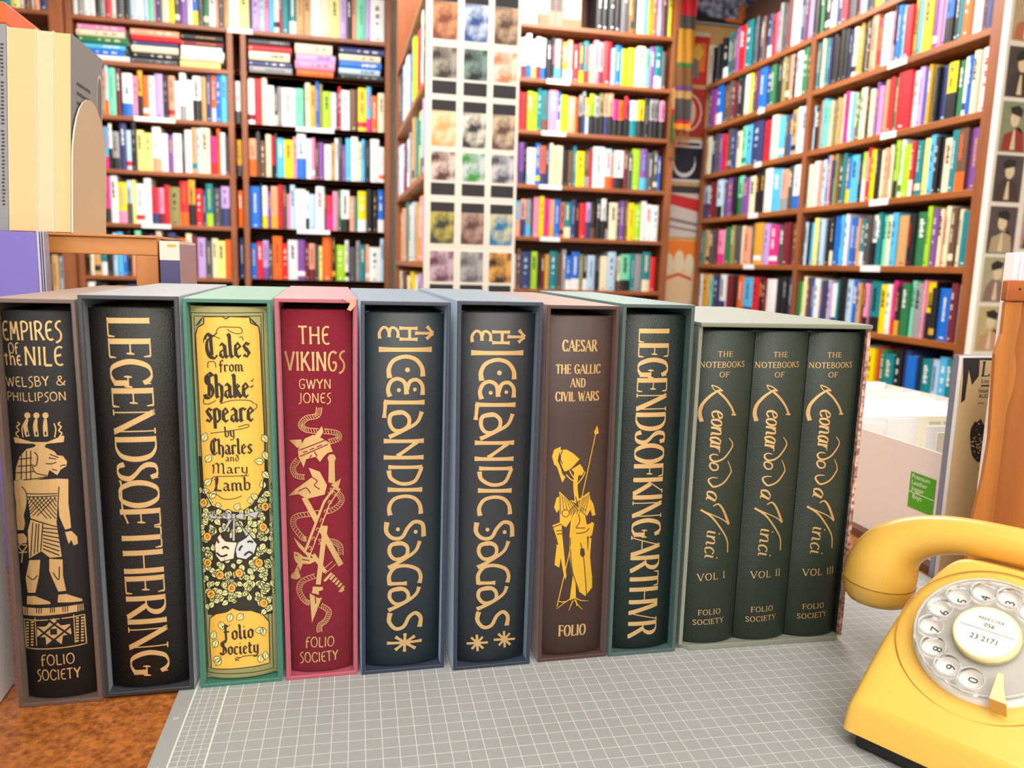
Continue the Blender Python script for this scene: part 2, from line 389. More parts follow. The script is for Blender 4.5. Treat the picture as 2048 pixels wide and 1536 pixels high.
for n_, s in enumerate(crows):
    tk = tokens(s)
    row(s, 0.93, 1.715, cz[n_ + 1], YC, (.172, .205), (.12, .14), 'comic_book', f'{ORD[n_ + 1]} shelf of corner bookcase', 'the postcard panel', GC, seed=80 + n_)
row('k3 k3w k3w k3w g4 d1 Y1 k2 c2 w1 s2 y2 o2 c1 v2 n2 k1 y2', 1.33, 1.73, cz[0], YC, (.26, .285), (.14, .17), 'comic_book', 'top of corner bookcase', 'the framed picture', GC, seed=90)
# side unit
SB = [(0.872, 'g3 c3 u3 w4 b2 v2 h2 l3 c3 r3 e2 w2 k4Y'), (0.58, 'u3 w2 h2 B2 w4 a2 c2 d2 t2 y3 e2 j2 v1 r2'), (0.29, 'd3 c3 f2 t3 c4 u2 d3 Y3 i2 f3'), (0.0, 'w2 c2 n3 r2 c2 y3 w2 c2 v2 k3')]
for n_, (z, s) in enumerate(SB):
    row(s, 3.29, 2.11, z, XS, (.2, .25) if n_ else (.22, .26), (.10, .13), 'book', ('highest', 'second', 'third', 'lowest')[n_] + ' row of postcard unit', 'the back wall', 'books in the postcard unit', axis='x', seed=100 + n_)
# paperbacks along the side wall, told from the far corner towards the counter
GP = 'paperbacks along the side wall'
far = ['c2 w4 k2 k3 k1 k2 k4 t3 g3 g2 p2 r5 t5 k2 g2 B3w n2 B3 r3 i3 a2 g3 m2 w5 B3 m1 v4 k3 G2',
 'p3 h2 b5 g3 n3 g2 m2 t2 k3 w4 y2 t2 m2 b5 B3 G3w k3 q2 n2 f2 k2 w3 G3 k2',
 'c3 B3 g2 p2 r3 i2 g3 B2 c3 e3 s4 B6 r4 w2 c2 s3 g2 b2 d3 w2 u2', 'B4/u m2 n2 u3 g1 p4 k2 G3/e p3 c3 k2 k2 w3 s4 f3_a g2 w3_b',
 't2 q2 d2 g3 m2 i4_h G4 q2 g3 c2 f4 g2 Y4 v3 h4 g3 m3 n3', 'w2 Y3 f2 e2 B4 w3 m3 k2 o3 s5 r3 k2 m1 w4 k3 k2 B2', 'k3 m2 B3 w2 g3 r2 G3 k3 u2 c3 n3 t2 k3 r3 w2']
near = ['k3 w2 B3 r2 g3 m2 u2 k3 y2 G2 n3 k2 w3 p2 c2 t2 k3 r2 B2 a3 k2 o2 w2 k2',
 't2 k2 c2 t3 B2 k3a k3a k3a k3a s2 B1 c3 Y2 k2a q2 k2 f4 r4Y w5 i2 k1 b3 s2 r4w Y2 q2 s2 y5 p2 i2 v2 k4/b k3w t2 o4 w4 m2 B4w',
 'u2 k4w n2 d1 s3 e3 c2 q2 k1 d3 f2 c1 h3 w2 s3 y2 G3 c4 k2 c3 p2 i3 b3 d2 r3 G3 r8 w4m v3 b3 Y2 q2 k2 B5w k5/y G3 w2 b2 c3 w5r',
 'g1 c3 w4 f2 u3 b2 f2 B2 q2 g3 t2 Y2 b2 s5 k2 w2/l r3 y3 k2 c3 f2 c2 k2 l2 w2 l4 r2 t3 j3 s3 k2w k2w c4 t3 n4_o p5',
 'k2 u2 k1 s3 j3 B1 u3 k3 k2_c b3 w2 s2 w2 b4 g2 f1 t3 g3 k3/w t2 e2 c3 s3 d6 k3r G5w l2 p2 c2 o2 c2 n2 c2 t4',
 'G2 l2 c2 n2 b2 w3 B2o B2 c2 v1 w3 t1 k3 u3 b3 d2 m2 i2_k t5_k y3 w2 h2_r k2 n1 G3 e2 a3 i1 k3/y k2 b5 m2 w2',
 'n2 c2 w2 k2 B2 u2 r2 k2 c3 b3 f2 g3 w3 c2 y3 r2 G2 t3 k2 B2 b3 k1 t3 u2 s3 t2']
for n_ in range(7):
    wd_ = ('top row', 'second row', 'third row', 'fourth row', 'fifth row', 'sixth row', 'lowest row')[n_]
    row(far[n_], 3.466 if n_ else 3.54, 2.548 if n_ else 2.5, RZ[n_], XR, (.172, .196) if n_ else (.18, .215), (.11, .13), 'paperback_novel', wd_ + ' of side wall bookcase', 'the poster corner', GP, axis='x', seed=120 + n_)
    row(near[n_], 2.512 if n_ else 2.49, 1.603, RZ[n_], XR, (.172, .198), (.11, .13), 'paperback_novel', wd_ + ' of side wall bookcase', 'its middle post', GP, axis='x', seed=140 + n_)
# the 300 largest paperbacks stay single objects, the rest becomes one mass
pp = sorted([p for p in PENDING if p[1] == 'paperback_novel'], key=lambda p: -p[0])
keep = set(id(p[2]) for p in pp[:300])
rest = MB()
for s_, n_, o in PENDING:
    if n_ != 'paperback_novel' or id(o) in keep: COL.objects.link(o)
    else:
        mw = o.matrix_basis.copy(); me = o.data
        mats_ = [o.material_slots[0].material, M_PAGE, o.material_slots[2].material]
        for p in me.polygons: rest.face([mw @ me.vertices[i].co for i in p.vertices], mats_[p.material_index], False)
        bpy.data.objects.remove(o)
if rest.f: tag(rest.build('paperbacks', recalc=False), 'remaining small paperbacks packed in the far side wall shelves', 'books', kind='stuff')
# ---------------------------------------------------------------- lettering: pen strokes laid on a surface
def G_(s): 
    out = []
    for st in s.split('|'):
        h, *pts = st.split(); out.append((h, [tuple(map(float, p.split(','))) for p in pts]))
    return out
CAPS = {k: (a, G_(s)) for k, a, s in [
 ('A', .78, 'l- 0,0 .38,1|l+ .38,1 .78,0|l- .15,.36 .62,.36'), ('B', .66, 'l .1,0 .1,1|c .1,1 .4,.98 .52,.86 .5,.66 .36,.54 .1,.53|c .3,.53 .52,.48 .62,.28 .52,.06 .34,0 .1,0'),
 ('C', .72, 'c .7,.78 .58,.95 .4,1 .18,.9 .06,.6 .08,.32 .22,.06 .42,0 .6,.06 .7,.22'), ('D', .76, 'l .1,0 .1,1|c .1,1 .38,.99 .62,.84 .71,.5 .62,.16 .38,.01 .1,0'),
 ('E', .6, 'l .1,0 .1,1|l .1,1 .54,1|l .1,.52 .46,.52|l .1,0 .56,0'), ('F', .56, 'l .1,0 .1,1|l .1,1 .54,1|l .1,.52 .44,.52'),
 ('G', .78, 'c .7,.8 .58,.95 .4,1 .18,.9 .06,.6 .08,.32 .22,.06 .42,0 .6,.05 .69,.12|l .69,.06 .69,.42|l- .5,.42 .8,.42'), ('H', .78, 'l .1,0 .1,1|l .68,0 .68,1|l .1,.52 .68,.52'),
 ('I', .22, 'l .11,0 .11,1'), ('J', .4, 'c .28,1 .28,.2 .2,-.05 .02,-.12'), ('K', .72, 'l .1,0 .1,1|l- .12,.44 .62,1|l+ .28,.58 .72,0'), ('L', .56, 'l .1,0 .1,1|l .1,0 .55,0'),
 ('M', .9, 'l- .1,0 .12,1|l+ .12,1 .45,.1|l- .45,.1 .78,1|l .78,1 .82,0'), ('N', .78, 'l- .1,0 .1,1|l+ .1,1 .68,0|l- .68,0 .68,1'),
 ('O', .8, 'o .4,1 .2,.93 .06,.66 .06,.34 .2,.07 .4,0 .6,.07 .74,.34 .74,.66 .6,.93'), ('P', .6, 'l .1,0 .1,1|c .1,1 .38,.99 .54,.88 .56,.68 .42,.5 .1,.47'),
 ('R', .7, 'l .1,0 .1,1|c .1,1 .38,.99 .54,.88 .55,.7 .4,.54 .1,.5|l+ .32,.52 .7,0'), ('S', .54, 'c .48,.84 .4,.97 .27,1 .12,.94 .08,.76 .18,.6 .38,.44 .5,.28 .44,.08 .28,0 .12,.04 .05,.18'),
 ('T', .66, 'l .33,0 .33,1|l .02,1 .64,1'), ('U', .72, 'c .1,1 .1,.3 .2,.04 .38,0 .54,.06 .62,.3 .62,1'), ('V', .72, 'l+ .02,1 .36,0|l- .36,0 .7,1'),
 ('W', 1.0, 'l+ .02,1 .28,0|l- .28,0 .5,.9|l+ .5,.9 .74,0|l- .74,0 .98,1'), ('Y', .68, 'l+ .02,1 .34,.5|l- .34,.5 .66,1|l .34,0 .34,.5'), ('&', .8, 'c .78,.5 .6,.1 .3,0 .08,.2 .2,.48 .46,.72 .42,.96 .26,.98 .2,.8 .4,.4 .76,0'),
 ('.', .2, 'l .08,.0 .12,.06'), ('-', .34, 'l .04,.42 .3,.46')]}
UNC = dict(CAPS); UNC.update({k: (a, G_(s)) for k, a, s in [
 ('E', .56, 'c .54,.94 .36,1 .14,.86 .08,.5 .14,.14 .36,0 .54,.06|l .1,.5 .46,.56'), ('S', .5, 'c .5,1 .3,.98 .14,.84 .14,.66 .36,.46 .44,.24 .34,-.02 .04,-.16'),
 ('M', .8, 'l .08,0 .14,1|l .14,1 .38,.35|l .38,.35 .62,1|l .62,1 .72,0'), ('F', .5, 'c .14,-.12 .14,.5 .18,.86 .34,1 .54,.98|l .02,.54 .42,.58'), ('G', .7, 'c .66,.9 .4,1 .14,.84 .06,.4 .2,.06 .46,0 .62,.2 .58,.42 .36,.42'),
 ('t', .42, 'l .2,.8 .2,0|l .02,.62 .4,.66'), ('h', .5, 'l .08,0 .08,1|c .08,.45 .28,.6 .44,.46 .46,0'), ('e', .46, 'c .42,.56 .24,.62 .1,.4 .12,.12 .28,0 .44,.06|l .1,.32 .36,.34')]})
BLK = {k: (a, G_(s)) for k, a, s in [
 ('a', .52, 'l .1,.5 .24,.6 .38,.48 .38,.1 .5,0|l .38,.36 .12,.26 .12,.1 .22,0 .38,.12'), ('b', .5, 'l .05,1 .12,.92 .12,.1 .26,0 .42,.12 .42,.48 .3,.6 .12,.46'), ('c', .44, 'l .4,.5 .26,.6 .12,.48 .12,.12 .26,0 .4,.08'),
 ('d', .52, 'l .42,.46 .42,.12 .26,0 .12,.12 .12,.48 .27,.58 .42,.46 .34,.76 .1,.92'), ('e', .46, 'l .4,.1 .26,0 .12,.12 .12,.48 .26,.6 .4,.46 .14,.28'), ('f', .44, 'l .14,-.1 .22,0 .22,.86 .34,1 .48,.9|l .06,.58 .42,.58'),
 ('h', .52, 'l .05,1 .13,.92 .13,.08 .2,0|l .13,.46 .3,.6 .44,.48 .44,.08 .34,-.2'), ('i', .3, 'l .06,.52 .14,.6 .14,.1 .26,0|l .1,.78 .18,.86'), ('k', .52, 'l .05,1 .13,.92 .13,.08 .2,0|l .14,.36 .34,.6 .42,.5 .2,.34|l .22,.34 .4,.1 .52,0'),
 ('l', .3, 'l .06,1 .14,.92 .14,.1 .26,0'), ('m', .78, 'l .04,.52 .12,.6 .12,.06 .2,0|l .12,.46 .28,.6 .38,.5 .38,.06 .46,0|l .38,.46 .54,.6 .64,.5 .64,.08 .76,0'), ('n', .54, 'l .04,.52 .12,.6 .12,.06 .2,0|l .12,.46 .28,.6 .4,.5 .4,.08 .52,0'),
 ('o', .5, 'l .26,.6 .12,.48 .12,.12 .26,0 .42,.12 .42,.48 .26,.6'), ('p', .5, 'l .03,.54 .12,.6 .12,-.3|l .12,.46 .28,.6 .42,.48 .42,.12 .28,0 .12,.1'), ('r', .42, 'l .04,.52 .12,.6 .12,.08 .2,0|l .12,.44 .28,.6 .4,.5'),
 ('s', .44, 'l .4,.5 .26,.6 .12,.46 .38,.16 .25,0 .08,.1'), ('t', .4, 'l .15,.86 .15,.1 .28,0 .38,.08|l .02,.6 .36,.6'), ('y', .52, 'l .05,.52 .13,.6 .13,.12 .26,0 .42,.12|l .42,.6 .42,-.08 .26,-.32 .06,-.24'),
 ('T', .72, 'c .02,.78 .18,1 .46,.9 .76,1.06|c .44,.9 .18,.74 .1,.4 .24,.08 .52,0 .66,.12|l .36,.84 .36,.12'), ('S', .6, 'c .54,.92 .36,1.04 .14,.9 .16,.66 .42,.5 .52,.24 .36,.02 .1,0 .0,.14|c .3,.96 .3,.5 .26,.06'), ('C', .58, 'c .54,.86 .36,1 .14,.8 .08,.4 .22,.06 .42,0 .54,.14|l .32,.9 .32,.12'),
 ('M', .86, 'c .06,0 .1,.6 .02,.84|c .06,.7 .26,1 .4,.8 .4,0|c .42,.74 .6,1 .74,.8 .74,.1 .84,0'), ('L', .56, 'c .08,.84 .24,1.02 .3,.8 .22,.4 .1,.06 .32,.04 .54,0|l .2,.9 .2,.1'), ('F', .6, 'c .02,.86 .2,1 .4,.92 .6,1.04|l .24,.94 .24,-.05|l .08,.52 .5,.56'), ('-', .3, 'l .04,.4 .24,.48'), (' ', .3, 'l 0,0 .001,0')]}
ITA = {k: (a, G_(s)) for k, a, s in [
 ('e', .5, 'c .1,.3 .44,.42 .42,.58 .26,.6 .1,.36 .14,.08 .3,0 .5,.12'), ('o', .52, 'o .26,.6 .1,.4 .12,.1 .26,0 .44,.2 .42,.5'), ('n', .58, 'l .08,.6 .08,0|c .08,.3 .22,.56 .38,.58 .42,.4 .42,.06 .56,.06'),
 ('a', .54, 'c .42,.56 .24,.6 .08,.34 .14,.02 .3,.06 .42,.5|c .44,.6 .4,.1 .54,.04'), ('r', .42, 'l .08,.6 .08,0|c .08,.3 .22,.56 .4,.56'), ('i', .26, 'c .1,.6 .1,.1 .24,.04|l .1,.84 .14,.9'), ('c', .46, 'c .42,.5 .26,.6 .1,.38 .14,.06 .28,0 .44,.1'), (' ', .3, 'l 0,0 .001,0')]}
class Style:
    def __init__(s, font, thick, thin, nib=None, serif=0.0, slant=0.0, gap=.1): s.font, s.thick, s.thin, s.nib, s.serif, s.slant, s.gap = font, thick, thin, nib, serif, slant, gap
ST_ROMAN = Style(CAPS, .17, .055, 0, .085, gap=.12)
ST_TALL = Style(CAPS, .15, .036, 0, .07, gap=.05)
ST_SLAB = Style(CAPS, .17, .07, 0, .1, gap=.16)
ST_BOOK = Style(CAPS, .15, .08, 0, .09, gap=.2)
ST_UNC = Style(UNC, .108, .108, None, 0, gap=.13)
ST_BLK = Style(BLK, .165, .042, 38, 0, gap=.02)
ST_ITA = Style(ITA, .13, .05, 0, 0, .25, gap=.0)

class Surf:
    """maps (u, v) in metres on a book's spine to the book's own space; strokes are laid lift above it"""
    def __init__(s, y_of_u, d=None): s.y = y_of_u; s.d = d or (lambda u, v: u)
    def p(s, q, lift): return Vector((s.d(q[0], q[1]), s.y(q[0]) - lift, q[1]))
def strip(mb, P, wfun, surf, m, lift, maxseg=0.0022, closed=False):
    """quads along polyline P (2-D) with half widths from wfun(i, direction)"""
    Q = [Vector(P[0])]
    for a, c in zip(P[:-1], P[1:]):
        a, c = Vector(a), Vector(c); n = max(1, int((c - a).length / maxseg))
        Q += [a + (c - a) * (k / n) for k in range(1, n + 1)]
    N = len(Q)
    if N < 2: return
    L = []; R = []
    for i in range(N):
        d0 = Q[min(i + 1, N - 1)] - Q[max(i - 1, 0)]
        if closed and i in (0, N - 1): d0 = Q[1] - Q[N - 2]
        if d0.length < 1e-9: d0 = Vector((1, 0))
        d0.normalize(); nrm = Vector((-d0.y, d0.x)); hw = wfun(i / (N - 1), d0)
        L.append(Q[i] + nrm * hw); R.append(Q[i] - nrm * hw)
    mb.grid([[surf.p(a, lift) for a in L], [surf.p(a, lift) for a in R]], m, smooth=False)
def fill(mb, pts, surf, m, lift, cell=0.004):
    """polygon laid on the surface, cut in vertical slices so that it follows the curve"""
    pts = [Vector((p[0], p[1], 0)) for p in pts]
    bm = bmesh.new(); vs = [bm.verts.new(p) for p in pts]
    for t in tessellate_polygon([pts]):
        try: bm.faces.new([vs[i] for i in t])
        except ValueError: pass
    x0 = min(p.x for p in pts); x1 = max(p.x for p in pts)
    k = x0 + cell
    while k < x1:
        bmesh.ops.bisect_plane(bm, geom=bm.verts[:] + bm.edges[:] + bm.faces[:], plane_co=(k, 0, 0), plane_no=(1, 0, 0)); k += cell
    for f in bm.faces: mb.face([surf.p(v.co, lift) for v in f.verts], m)
    bm.free()
def text_run(mb, text, st, p0, p1, ptop, surf, m, lift=.00018):
    """p0, p1: baseline ends, ptop: cap height above p0, all (u, v)"""
    p0, p1, ptop = Vector(p0), Vector(p1), Vector(ptop)
    adv = sum((st.font[c][0] if c in st.font else .34) + st.gap for c in text) - st.gap
    ex = (p1 - p0) / adv; ey = ptop - p0
    if abs(ex.normalized().dot(ey.normalized())) > .001: ey = ey - ex.normalized() * ey.dot(ex.normalized())
    H = ey.length; x = 0.0
    def T(q): return p0 + ex * (x + q[0] + st.slant * q[1] * .5) + ey * q[1]
    for c in text:
        if c not in st.font: x += .34 + st.gap; continue
        a, strokes = st.font[c]
        for h, pts in strokes:
            k = h[0]; mod = h[1:] 
            P = pts if k == 'l' else catmull(pts, 5, closed=(k == 'o'))
            W = [T(q) for q in P]
            exn, eyn = ex.normalized(), ey.normalized()
            def wf(t, d, mod=mod, k=k):
                ca, sa = d.dot(exn), d.dot(eyn)
                if mod == '+': w_ = st.thick
                elif mod == '-': w_ = st.thin if st.thin != st.thick else st.thick
                elif st.nib is None: w_ = st.thick
                else:
                    n = math.radians(st.nib); s_ = abs(sa * math.cos(n) - ca * math.sin(n))
                    w_ = st.thin + (st.thick - st.thin) * s_ ** 1.2
                if st.nib is None: w_ *= .85 + .3 * abs(2 * t - 1) ** 3
                return w_ * H / 2
            strip(mb, W, wf, surf, m, lift, closed=(k == 'o'))
            if st.serif and k == 'l':
                for q, o_ in ((pts[0], pts[-1]), (pts[-1], pts[0])):
                    vert = abs(q[1] - o_[1]) > .3
                    if vert and (q[1] < .02 or q[1] > .98) and not (c in 'NVMWA' and h[1:] == '+' and q[1] < .02 and c != 'A'):
                        s_ = st.serif
                        strip(mb, [T((q[0] - s_ * 1.25, q[1])), T((q[0] + s_ * 1.25, q[1]))], lambda t, d: st.thin * H * .5, surf, m, lift)
                    elif not vert and abs(q[1] - o_[1]) < .05 and c in 'EFLTG' and q[0] > .3 or (c == 'T' and not vert):
                        dy = -.16 if q[1] > .9 else (.16 if q[1] < .1 else .1)
                        strip(mb, [T((q[0], q[1])), T((q[0] + (.02 if q[0] > .3 else -.02), q[1] + dy))], lambda t, d: st.thin * H * (.9 - .5 * t), surf, m, lift)
                        if .1 < q[1] < .9: strip(mb, [T((q[0], q[1])), T((q[0], q[1] - dy))], lambda t, d: st.thin * H * (.9 - .5 * t), surf, m, lift)
            elif st.serif and c in 'CGS' and k == 'c':
                e = pts[0]; strip(mb, [T(e), T((e[0] + .02, e[1] + .18))], lambda t, d: st.thin * H * (.9 - .6 * t), surf, m, lift)
        x += a + st.gap
def font_polys(body, size):
    """triangles of a word in the plain built-in sans, lower edge at 0, starting at x=0"""
    cu = bpy.data.curves.new('t', 'FONT'); cu.body = body; cu.size = size; cu.resolution_u = 3
    o = bpy.data.objects.new('t', cu); COL.objects.link(o)
    dg = bpy.context.evaluated_depsgraph_get(); me = o.evaluated_get(dg).to_mesh()
    out = [[Vector(me.vertices[i].co) for i in p.vertices] for p in me.polygons]
    o.evaluated_get(dg).to_mesh_clear(); bpy.data.objects.remove(o); bpy.data.curves.remove(cu)
    return out
def sans(mb, body, p0, ex, ey, m, center=False):
    """plain sans word: p0 3-D start of the baseline, ex 3-D unit along it, ey 3-D vector of the cap height"""
    tr = font_polys(body, 1.0); mx = max(p.x for t in tr for p in t); p0, ex, ey = Vector(p0), Vector(ex), Vector(ey); H = ey.length / .72
    off = -mx / 2 if center else 0
    for t in tr: mb.face([p0 + ex * ((p.x + off) * H) + ey.normalized() * (p.y * H) for p in t], m)
    return mx * H
# ---------------------------------------------------------------- counter and cutting mat
M_DESK = mat('counter_wood', (188, 114, 52), 0.42, noise=(240, (116, 62, 24), 0.2), bump=(300, .12))
b = MB(); b.box((-1.3, -.75, -.045), (1.25, .70, -.0025), M_DESK)
cnt = thing('counter', (0, 0, TZ), 0, 'worn orange-brown wooden counter under the boxed books and phone', 'counter')
b.build('worktop', cnt, bevel=.003)
M_CARC = mat('counter_front', (120, 70, 34), .5, wood=((92, 50, 24), 2, 20))
b = MB(); b.box((-1.25, -.70, -TZ), (1.2, .66, -.0455), M_CARC); b.build('cabinet_body', cnt)
M_MAT = mat('mat_grey', (158, 162, 162), 0.55, noise=(9, (148, 152, 152), .4)); M_LINE = mat('mat_print', (226, 226, 222), 0.6)
cm = thing('cutting_mat', (0, 0, TZ), math.radians(-1.5), 'grey cutting mat with white grid under the boxed books', 'cutting mat')
MX0, MX1, MY0, MY1 = -.0308, .625, -.32, .165
b = MB(); b.box((MX0, MY0, -.0024), (MX1, MY1, 0), M_MAT)
def ln(x0, y0, x1, y1, wd):
    d = Vector((x1 - x0, y1 - y0)); n = Vector((-d.y, d.x)).normalized() * wd / 2
    k = max(1, int(d.length / .05))
    b.face([(x0 + n.x, y0 + n.y, .00006), (x0 - n.x, y0 - n.y, .00006), (x1 - n.x, y1 - n.y, .00006), (x1 + n.x, y1 + n.y, .00006)], M_LINE)
for k in range(0, 62): ln(.01 * k, MY0 + .01, .01 * k, MY1 - .01, .0009 if k == 0 else .00034)
ln(-.02, MY0 + .01, -.02, MY1 - .01, .0009)
for k in (1, 2, 3): ln(-.02 + .005 * k, MY0 + .01, -.02 + .005 * k, MY1 - .01, .0003)
for k in range(-31, 16): ln(0, .01 * k, .61, .01 * k, .00034)
for k in range(-62, 31): ln(-.02, .005 * k, 0, .005 * k, .0003)
for n_, y in ((20, -.02), (15, -.07), (10, -.12), (5, -.17)):
    sans(b, str(n_), (-.0276, y - .0012, .00006), (1, 0, 0), (0, .0026, 0), M_LINE)
b.build('mat_sheet', cm, recalc=False)

# ---------------------------------------------------------------- boxed books
GOLD = mat('gilt', (198, 164, 110), 0.42, metal=.5); GOLDY = mat('gilt_yellow', (214, 168, 48), 0.42, metal=.4)
def slipcase(name, cxy, w_, d_, h_, ang, color, label, z0=0.0, wall=.0027, rough=.36, tint=None, sheen=.4, df=(0, 0)):
    m = mat(name + '_cover', color, rough, bump=(900, .06), sheen=sheen, tint=tint)
    o = MB(); t = wall; X0, X1 = -w_ / 2, w_ / 2
    V = lambda x, y, z: (x, y, z)
    O = [V(X0, 0, 0), V(X1, 0, 0), V(X1, 0, h_), V(X0, 0, h_)]; I = [V(X0 + t, 0, t), V(X1 - t, 0, t), V(X1 - t, 0, h_ - t), V(X0 + t, 0, h_ - t)]
    OB = [(x, d_, z) for x, y, z in O]; IB = [(x, d_ - t, z) for x, y, z in I]
    for i in range(4):
        j = (i + 1) % 4
        o.face([O[i], O[j], I[j], I[i]], m); o.face([O[j], O[i], OB[i], OB[j]], m); o.face([I[i], I[j], IB[j], IB[i]], m)
    o.face(OB, m); o.face(IB, m)
    o.v = [(x * (1 + df[0] * z / h_) + df[1] * z / h_, y, z) for x, y, z in o.v]
    ob = o.build('slipcase', None, bevel=.0005, loc=(cxy[0], cxy[1], TZ + z0), rotz=ang)
    tag(ob, label, 'slipcase', 'slipcases in the row on the counter')
    return ob
class Book:
    def __init__(s, name, cxy, w_, h_, ang, m_cover, label, z0, rec=.002, sag=.0058, depth=.17, off=0.0, df=(0, 0), hc=.26):
        s.df, s.hc = df, hc
        s.ang = ang; s.z0 = z0
        s.o = thing('book', (cxy[0], cxy[1], TZ + z0), ang, label, 'book', 'bound books in the slipcases')
        s.R = Matrix.Rotation(ang, 3, 'Z'); s.O = Vector((cxy[0], cxy[1], TZ + z0)) + s.R @ Vector((off, 0, 0)); s.o.location = s.O
        s.rec, s.sag, s.w, s.h = rec, sag, w_, h_
        s.surf = Surf(s.y, s.d)
        n = 24; b = MB()
        us = [w_ * (-.5 + k / n) for k in range(n + 1)]
        zs = [0, .0012, .3 * h_, .7 * h_, h_ - .0012, h_]
        ins = [.0012, 0, 0, 0, 0, .0012]
        rows = [[(u * (1 - i_ / w_), s.y(u) + i_, z) for u in us] for z, i_ in zip(zs, ins)]
        b.grid(rows, m_cover, smooth=True)
        for sx in (-1, 1):
            x = sx * w_ / 2
            b.box((min(x, x - sx * .003), s.y(x), 0), (max(x, x - sx * .003), depth, h_), m_cover)
        b.face([(u, s.y(u) + .0012, h_) for u in us], m_cover); b.face([(u, s.y(u) + .0012, 0) for u in us], m_cover)
        b.v = [(s.d(x, z), y, z) for x, y, z in b.v]; b.build('cover', s.o)
        b = MB(); b.box((-w_ / 2 + .0032, s.y(w_ / 2) + .002, .003), (w_ / 2 - .0032, depth - .003, h_ - .003), M_PAGE); b.v = [(s.d(x, z), y, z) for x, y, z in b.v]; b.build('page_block', s.o)
        s.t = MB(); s.e = MB()
    def y(s, u): return s.rec + s.sag * abs(2 * u / s.w) ** 2.4
    def d(s, u, v): return u * (1 + s.df[0] * v / s.hc) + s.df[1] * v / s.hc
    def uv(s, px, py):
        yy = s.rec
        for _ in range(4):
            n = s.R @ Vector((0, 1, 0)); P = s.O + s.R @ Vector((0, yy, 0))
            q = s.R.transposed() @ (on_plane(px, py, P, n) - s.O); u = (q.x - s.df[1] * q.z / s.hc) / (1 + s.df[0] * q.z / s.hc); yy = s.y(max(-s.w / 2, min(s.w / 2, u)))
        return (max(-s.w * .492, min(s.w * .492, u)), q.z)
    def run(s, text, st, x0, y0, x1, y1, xt, yt, m=None, lift=.00018): text_run(s.t, text, st, s.uv(x0, y0), s.uv(x1, y1), s.uv(xt, yt), s.surf, m or GOLD, lift)
    def line(s, mb, pts, wpx, m, lift=.0002, smooth=True, closed=False, taper=None):
        P = [s.uv(*p) for p in pts]
        if smooth and len(P) > 2: P = catmull(P, 6, closed)
        elif closed: P = P + [P[0]]
        k = wpx * s.mpp / 2
        strip(mb, P, (lambda t, d: k) if taper is None else (lambda t, d: k * taper(t)), s.surf, m, lift, closed=closed)
    def poly(s, mb, pts, m, lift=.0002, smooth=False):
        P = [s.uv(*p) for p in pts]
        if smooth: P = catmull(P, 4, True)[:-1]
        fill(mb, P, s.surf, m, lift)
    def finish(s, tname='title_lettering', ename='emblem', tlabel=None, elabel=None):
        if s.t.f: 
            o = s.t.build(tname, s.o, recalc=False)
            if tlabel: o['label'] = tlabel
        if s.e.f:
            o = s.e.build(ename, s.o, recalc=False)
            if elabel: o['label'] = elabel
D2 = math.radians
class Crop:
    def __init__(s, ox, oy, k): s.ox, s.oy, s.k = ox, oy, k
    def __call__(s, *f):
        return [(s.ox + f[i] / s.k, s.oy + f[i + 1] / s.k) for i in range(0, len(f), 2)]
CASES = {
 'nile': ((-.1258, .0142), (-.0767, .0127), 0.3, (92, 74, 66), .260, -.0024), 'ring': ((-.0757, .0125), (-.0205, .0139), .5, (36, 38, 43), .2605, 0), 'tales': ((-.0174, .0141), (.0355, .0145), .5, (52, 106, 88), .2595, 0),
 'vik': ((.0379, .0134), (.0862, .0158), .6, (164, 76, 92), .2605, 0), 'ice1': ((.0882, .0128), (.1467, .0138), .55, (40, 44, 64), .2598, 0), 'ice2': ((.1517, .008), (.2083, .0083), .3, (38, 42, 60), .2612, 0),
 'caes': ((.214, .0088), (.2672, .0101), .3, (70, 46, 40), .2595, 0), 'arth': ((.2678, .0094), (.3217, .0072), -.5, (66, 84, 80), .2612, 0)}
CL = {'nile': 'taupe slipcase holding the black book with the standing lion-headed figure', 'ring': 'charcoal slipcase holding the black leather book with one line of tall gilt capitals',
 'tales': 'green slipcase holding the yellow pictorial book with theatre masks', 'vik': 'dusty pink slipcase with a torn corner holding the crimson book', 'ice1': 'slate blue slipcase holding the dark book marked with one gilt star',
 'ice2': 'slate blue slipcase holding the dark book marked with two gilt stars', 'caes': 'brown slipcase holding the brown book with a gilt suit of armour', 'arth': 'grey-green slipcase holding the dark green leather book'}
LEA = dict(nile=mat('cloth_black', (18, 17, 19), .6, bump=(700, .1), spec=.35), ring=mat('leather_black', (13, 13, 14), .42, bump=(900, .28), spec=.4), tales=mat('cloth_olive', (168, 164, 108), .7, weave=(700, .5)),
 vik=mat('cloth_crimson', (128, 6, 36), .6, weave=(700, .6)), ice1=mat('smooth_night_blue', (24, 34, 42), .45), ice2=mat('smooth_dark_slate', (27, 33, 39), .45, bump=(400, .08)),
 caes=mat('smooth_brown', (58, 37, 30), .5), arth=mat('leather_green', (10, 27, 25), .42, bump=(850, .28), spec=.45), leo=mat('leather_moss', (28, 40, 30), .5, bump=(900, .3)))
BL = {'nile': 'black book with a gilt lion-headed figure, in the taupe slipcase', 'ring': 'black grained leather book with one vertical line of tall gilt capitals', 'tales': 'yellow and olive pictorial book with roses and two theatre masks',
 'vik': 'crimson cloth book with gilt helmet, axe and swords', 'ice1': 'dark blue-green book with vertical gilt title above one star', 'ice2': 'dark slate book with vertical gilt title above two stars',
 'caes': 'brown book with yellow gilt armour, shield and spear', 'arth': 'dark green grained leather book with vertical gilt capitals'}
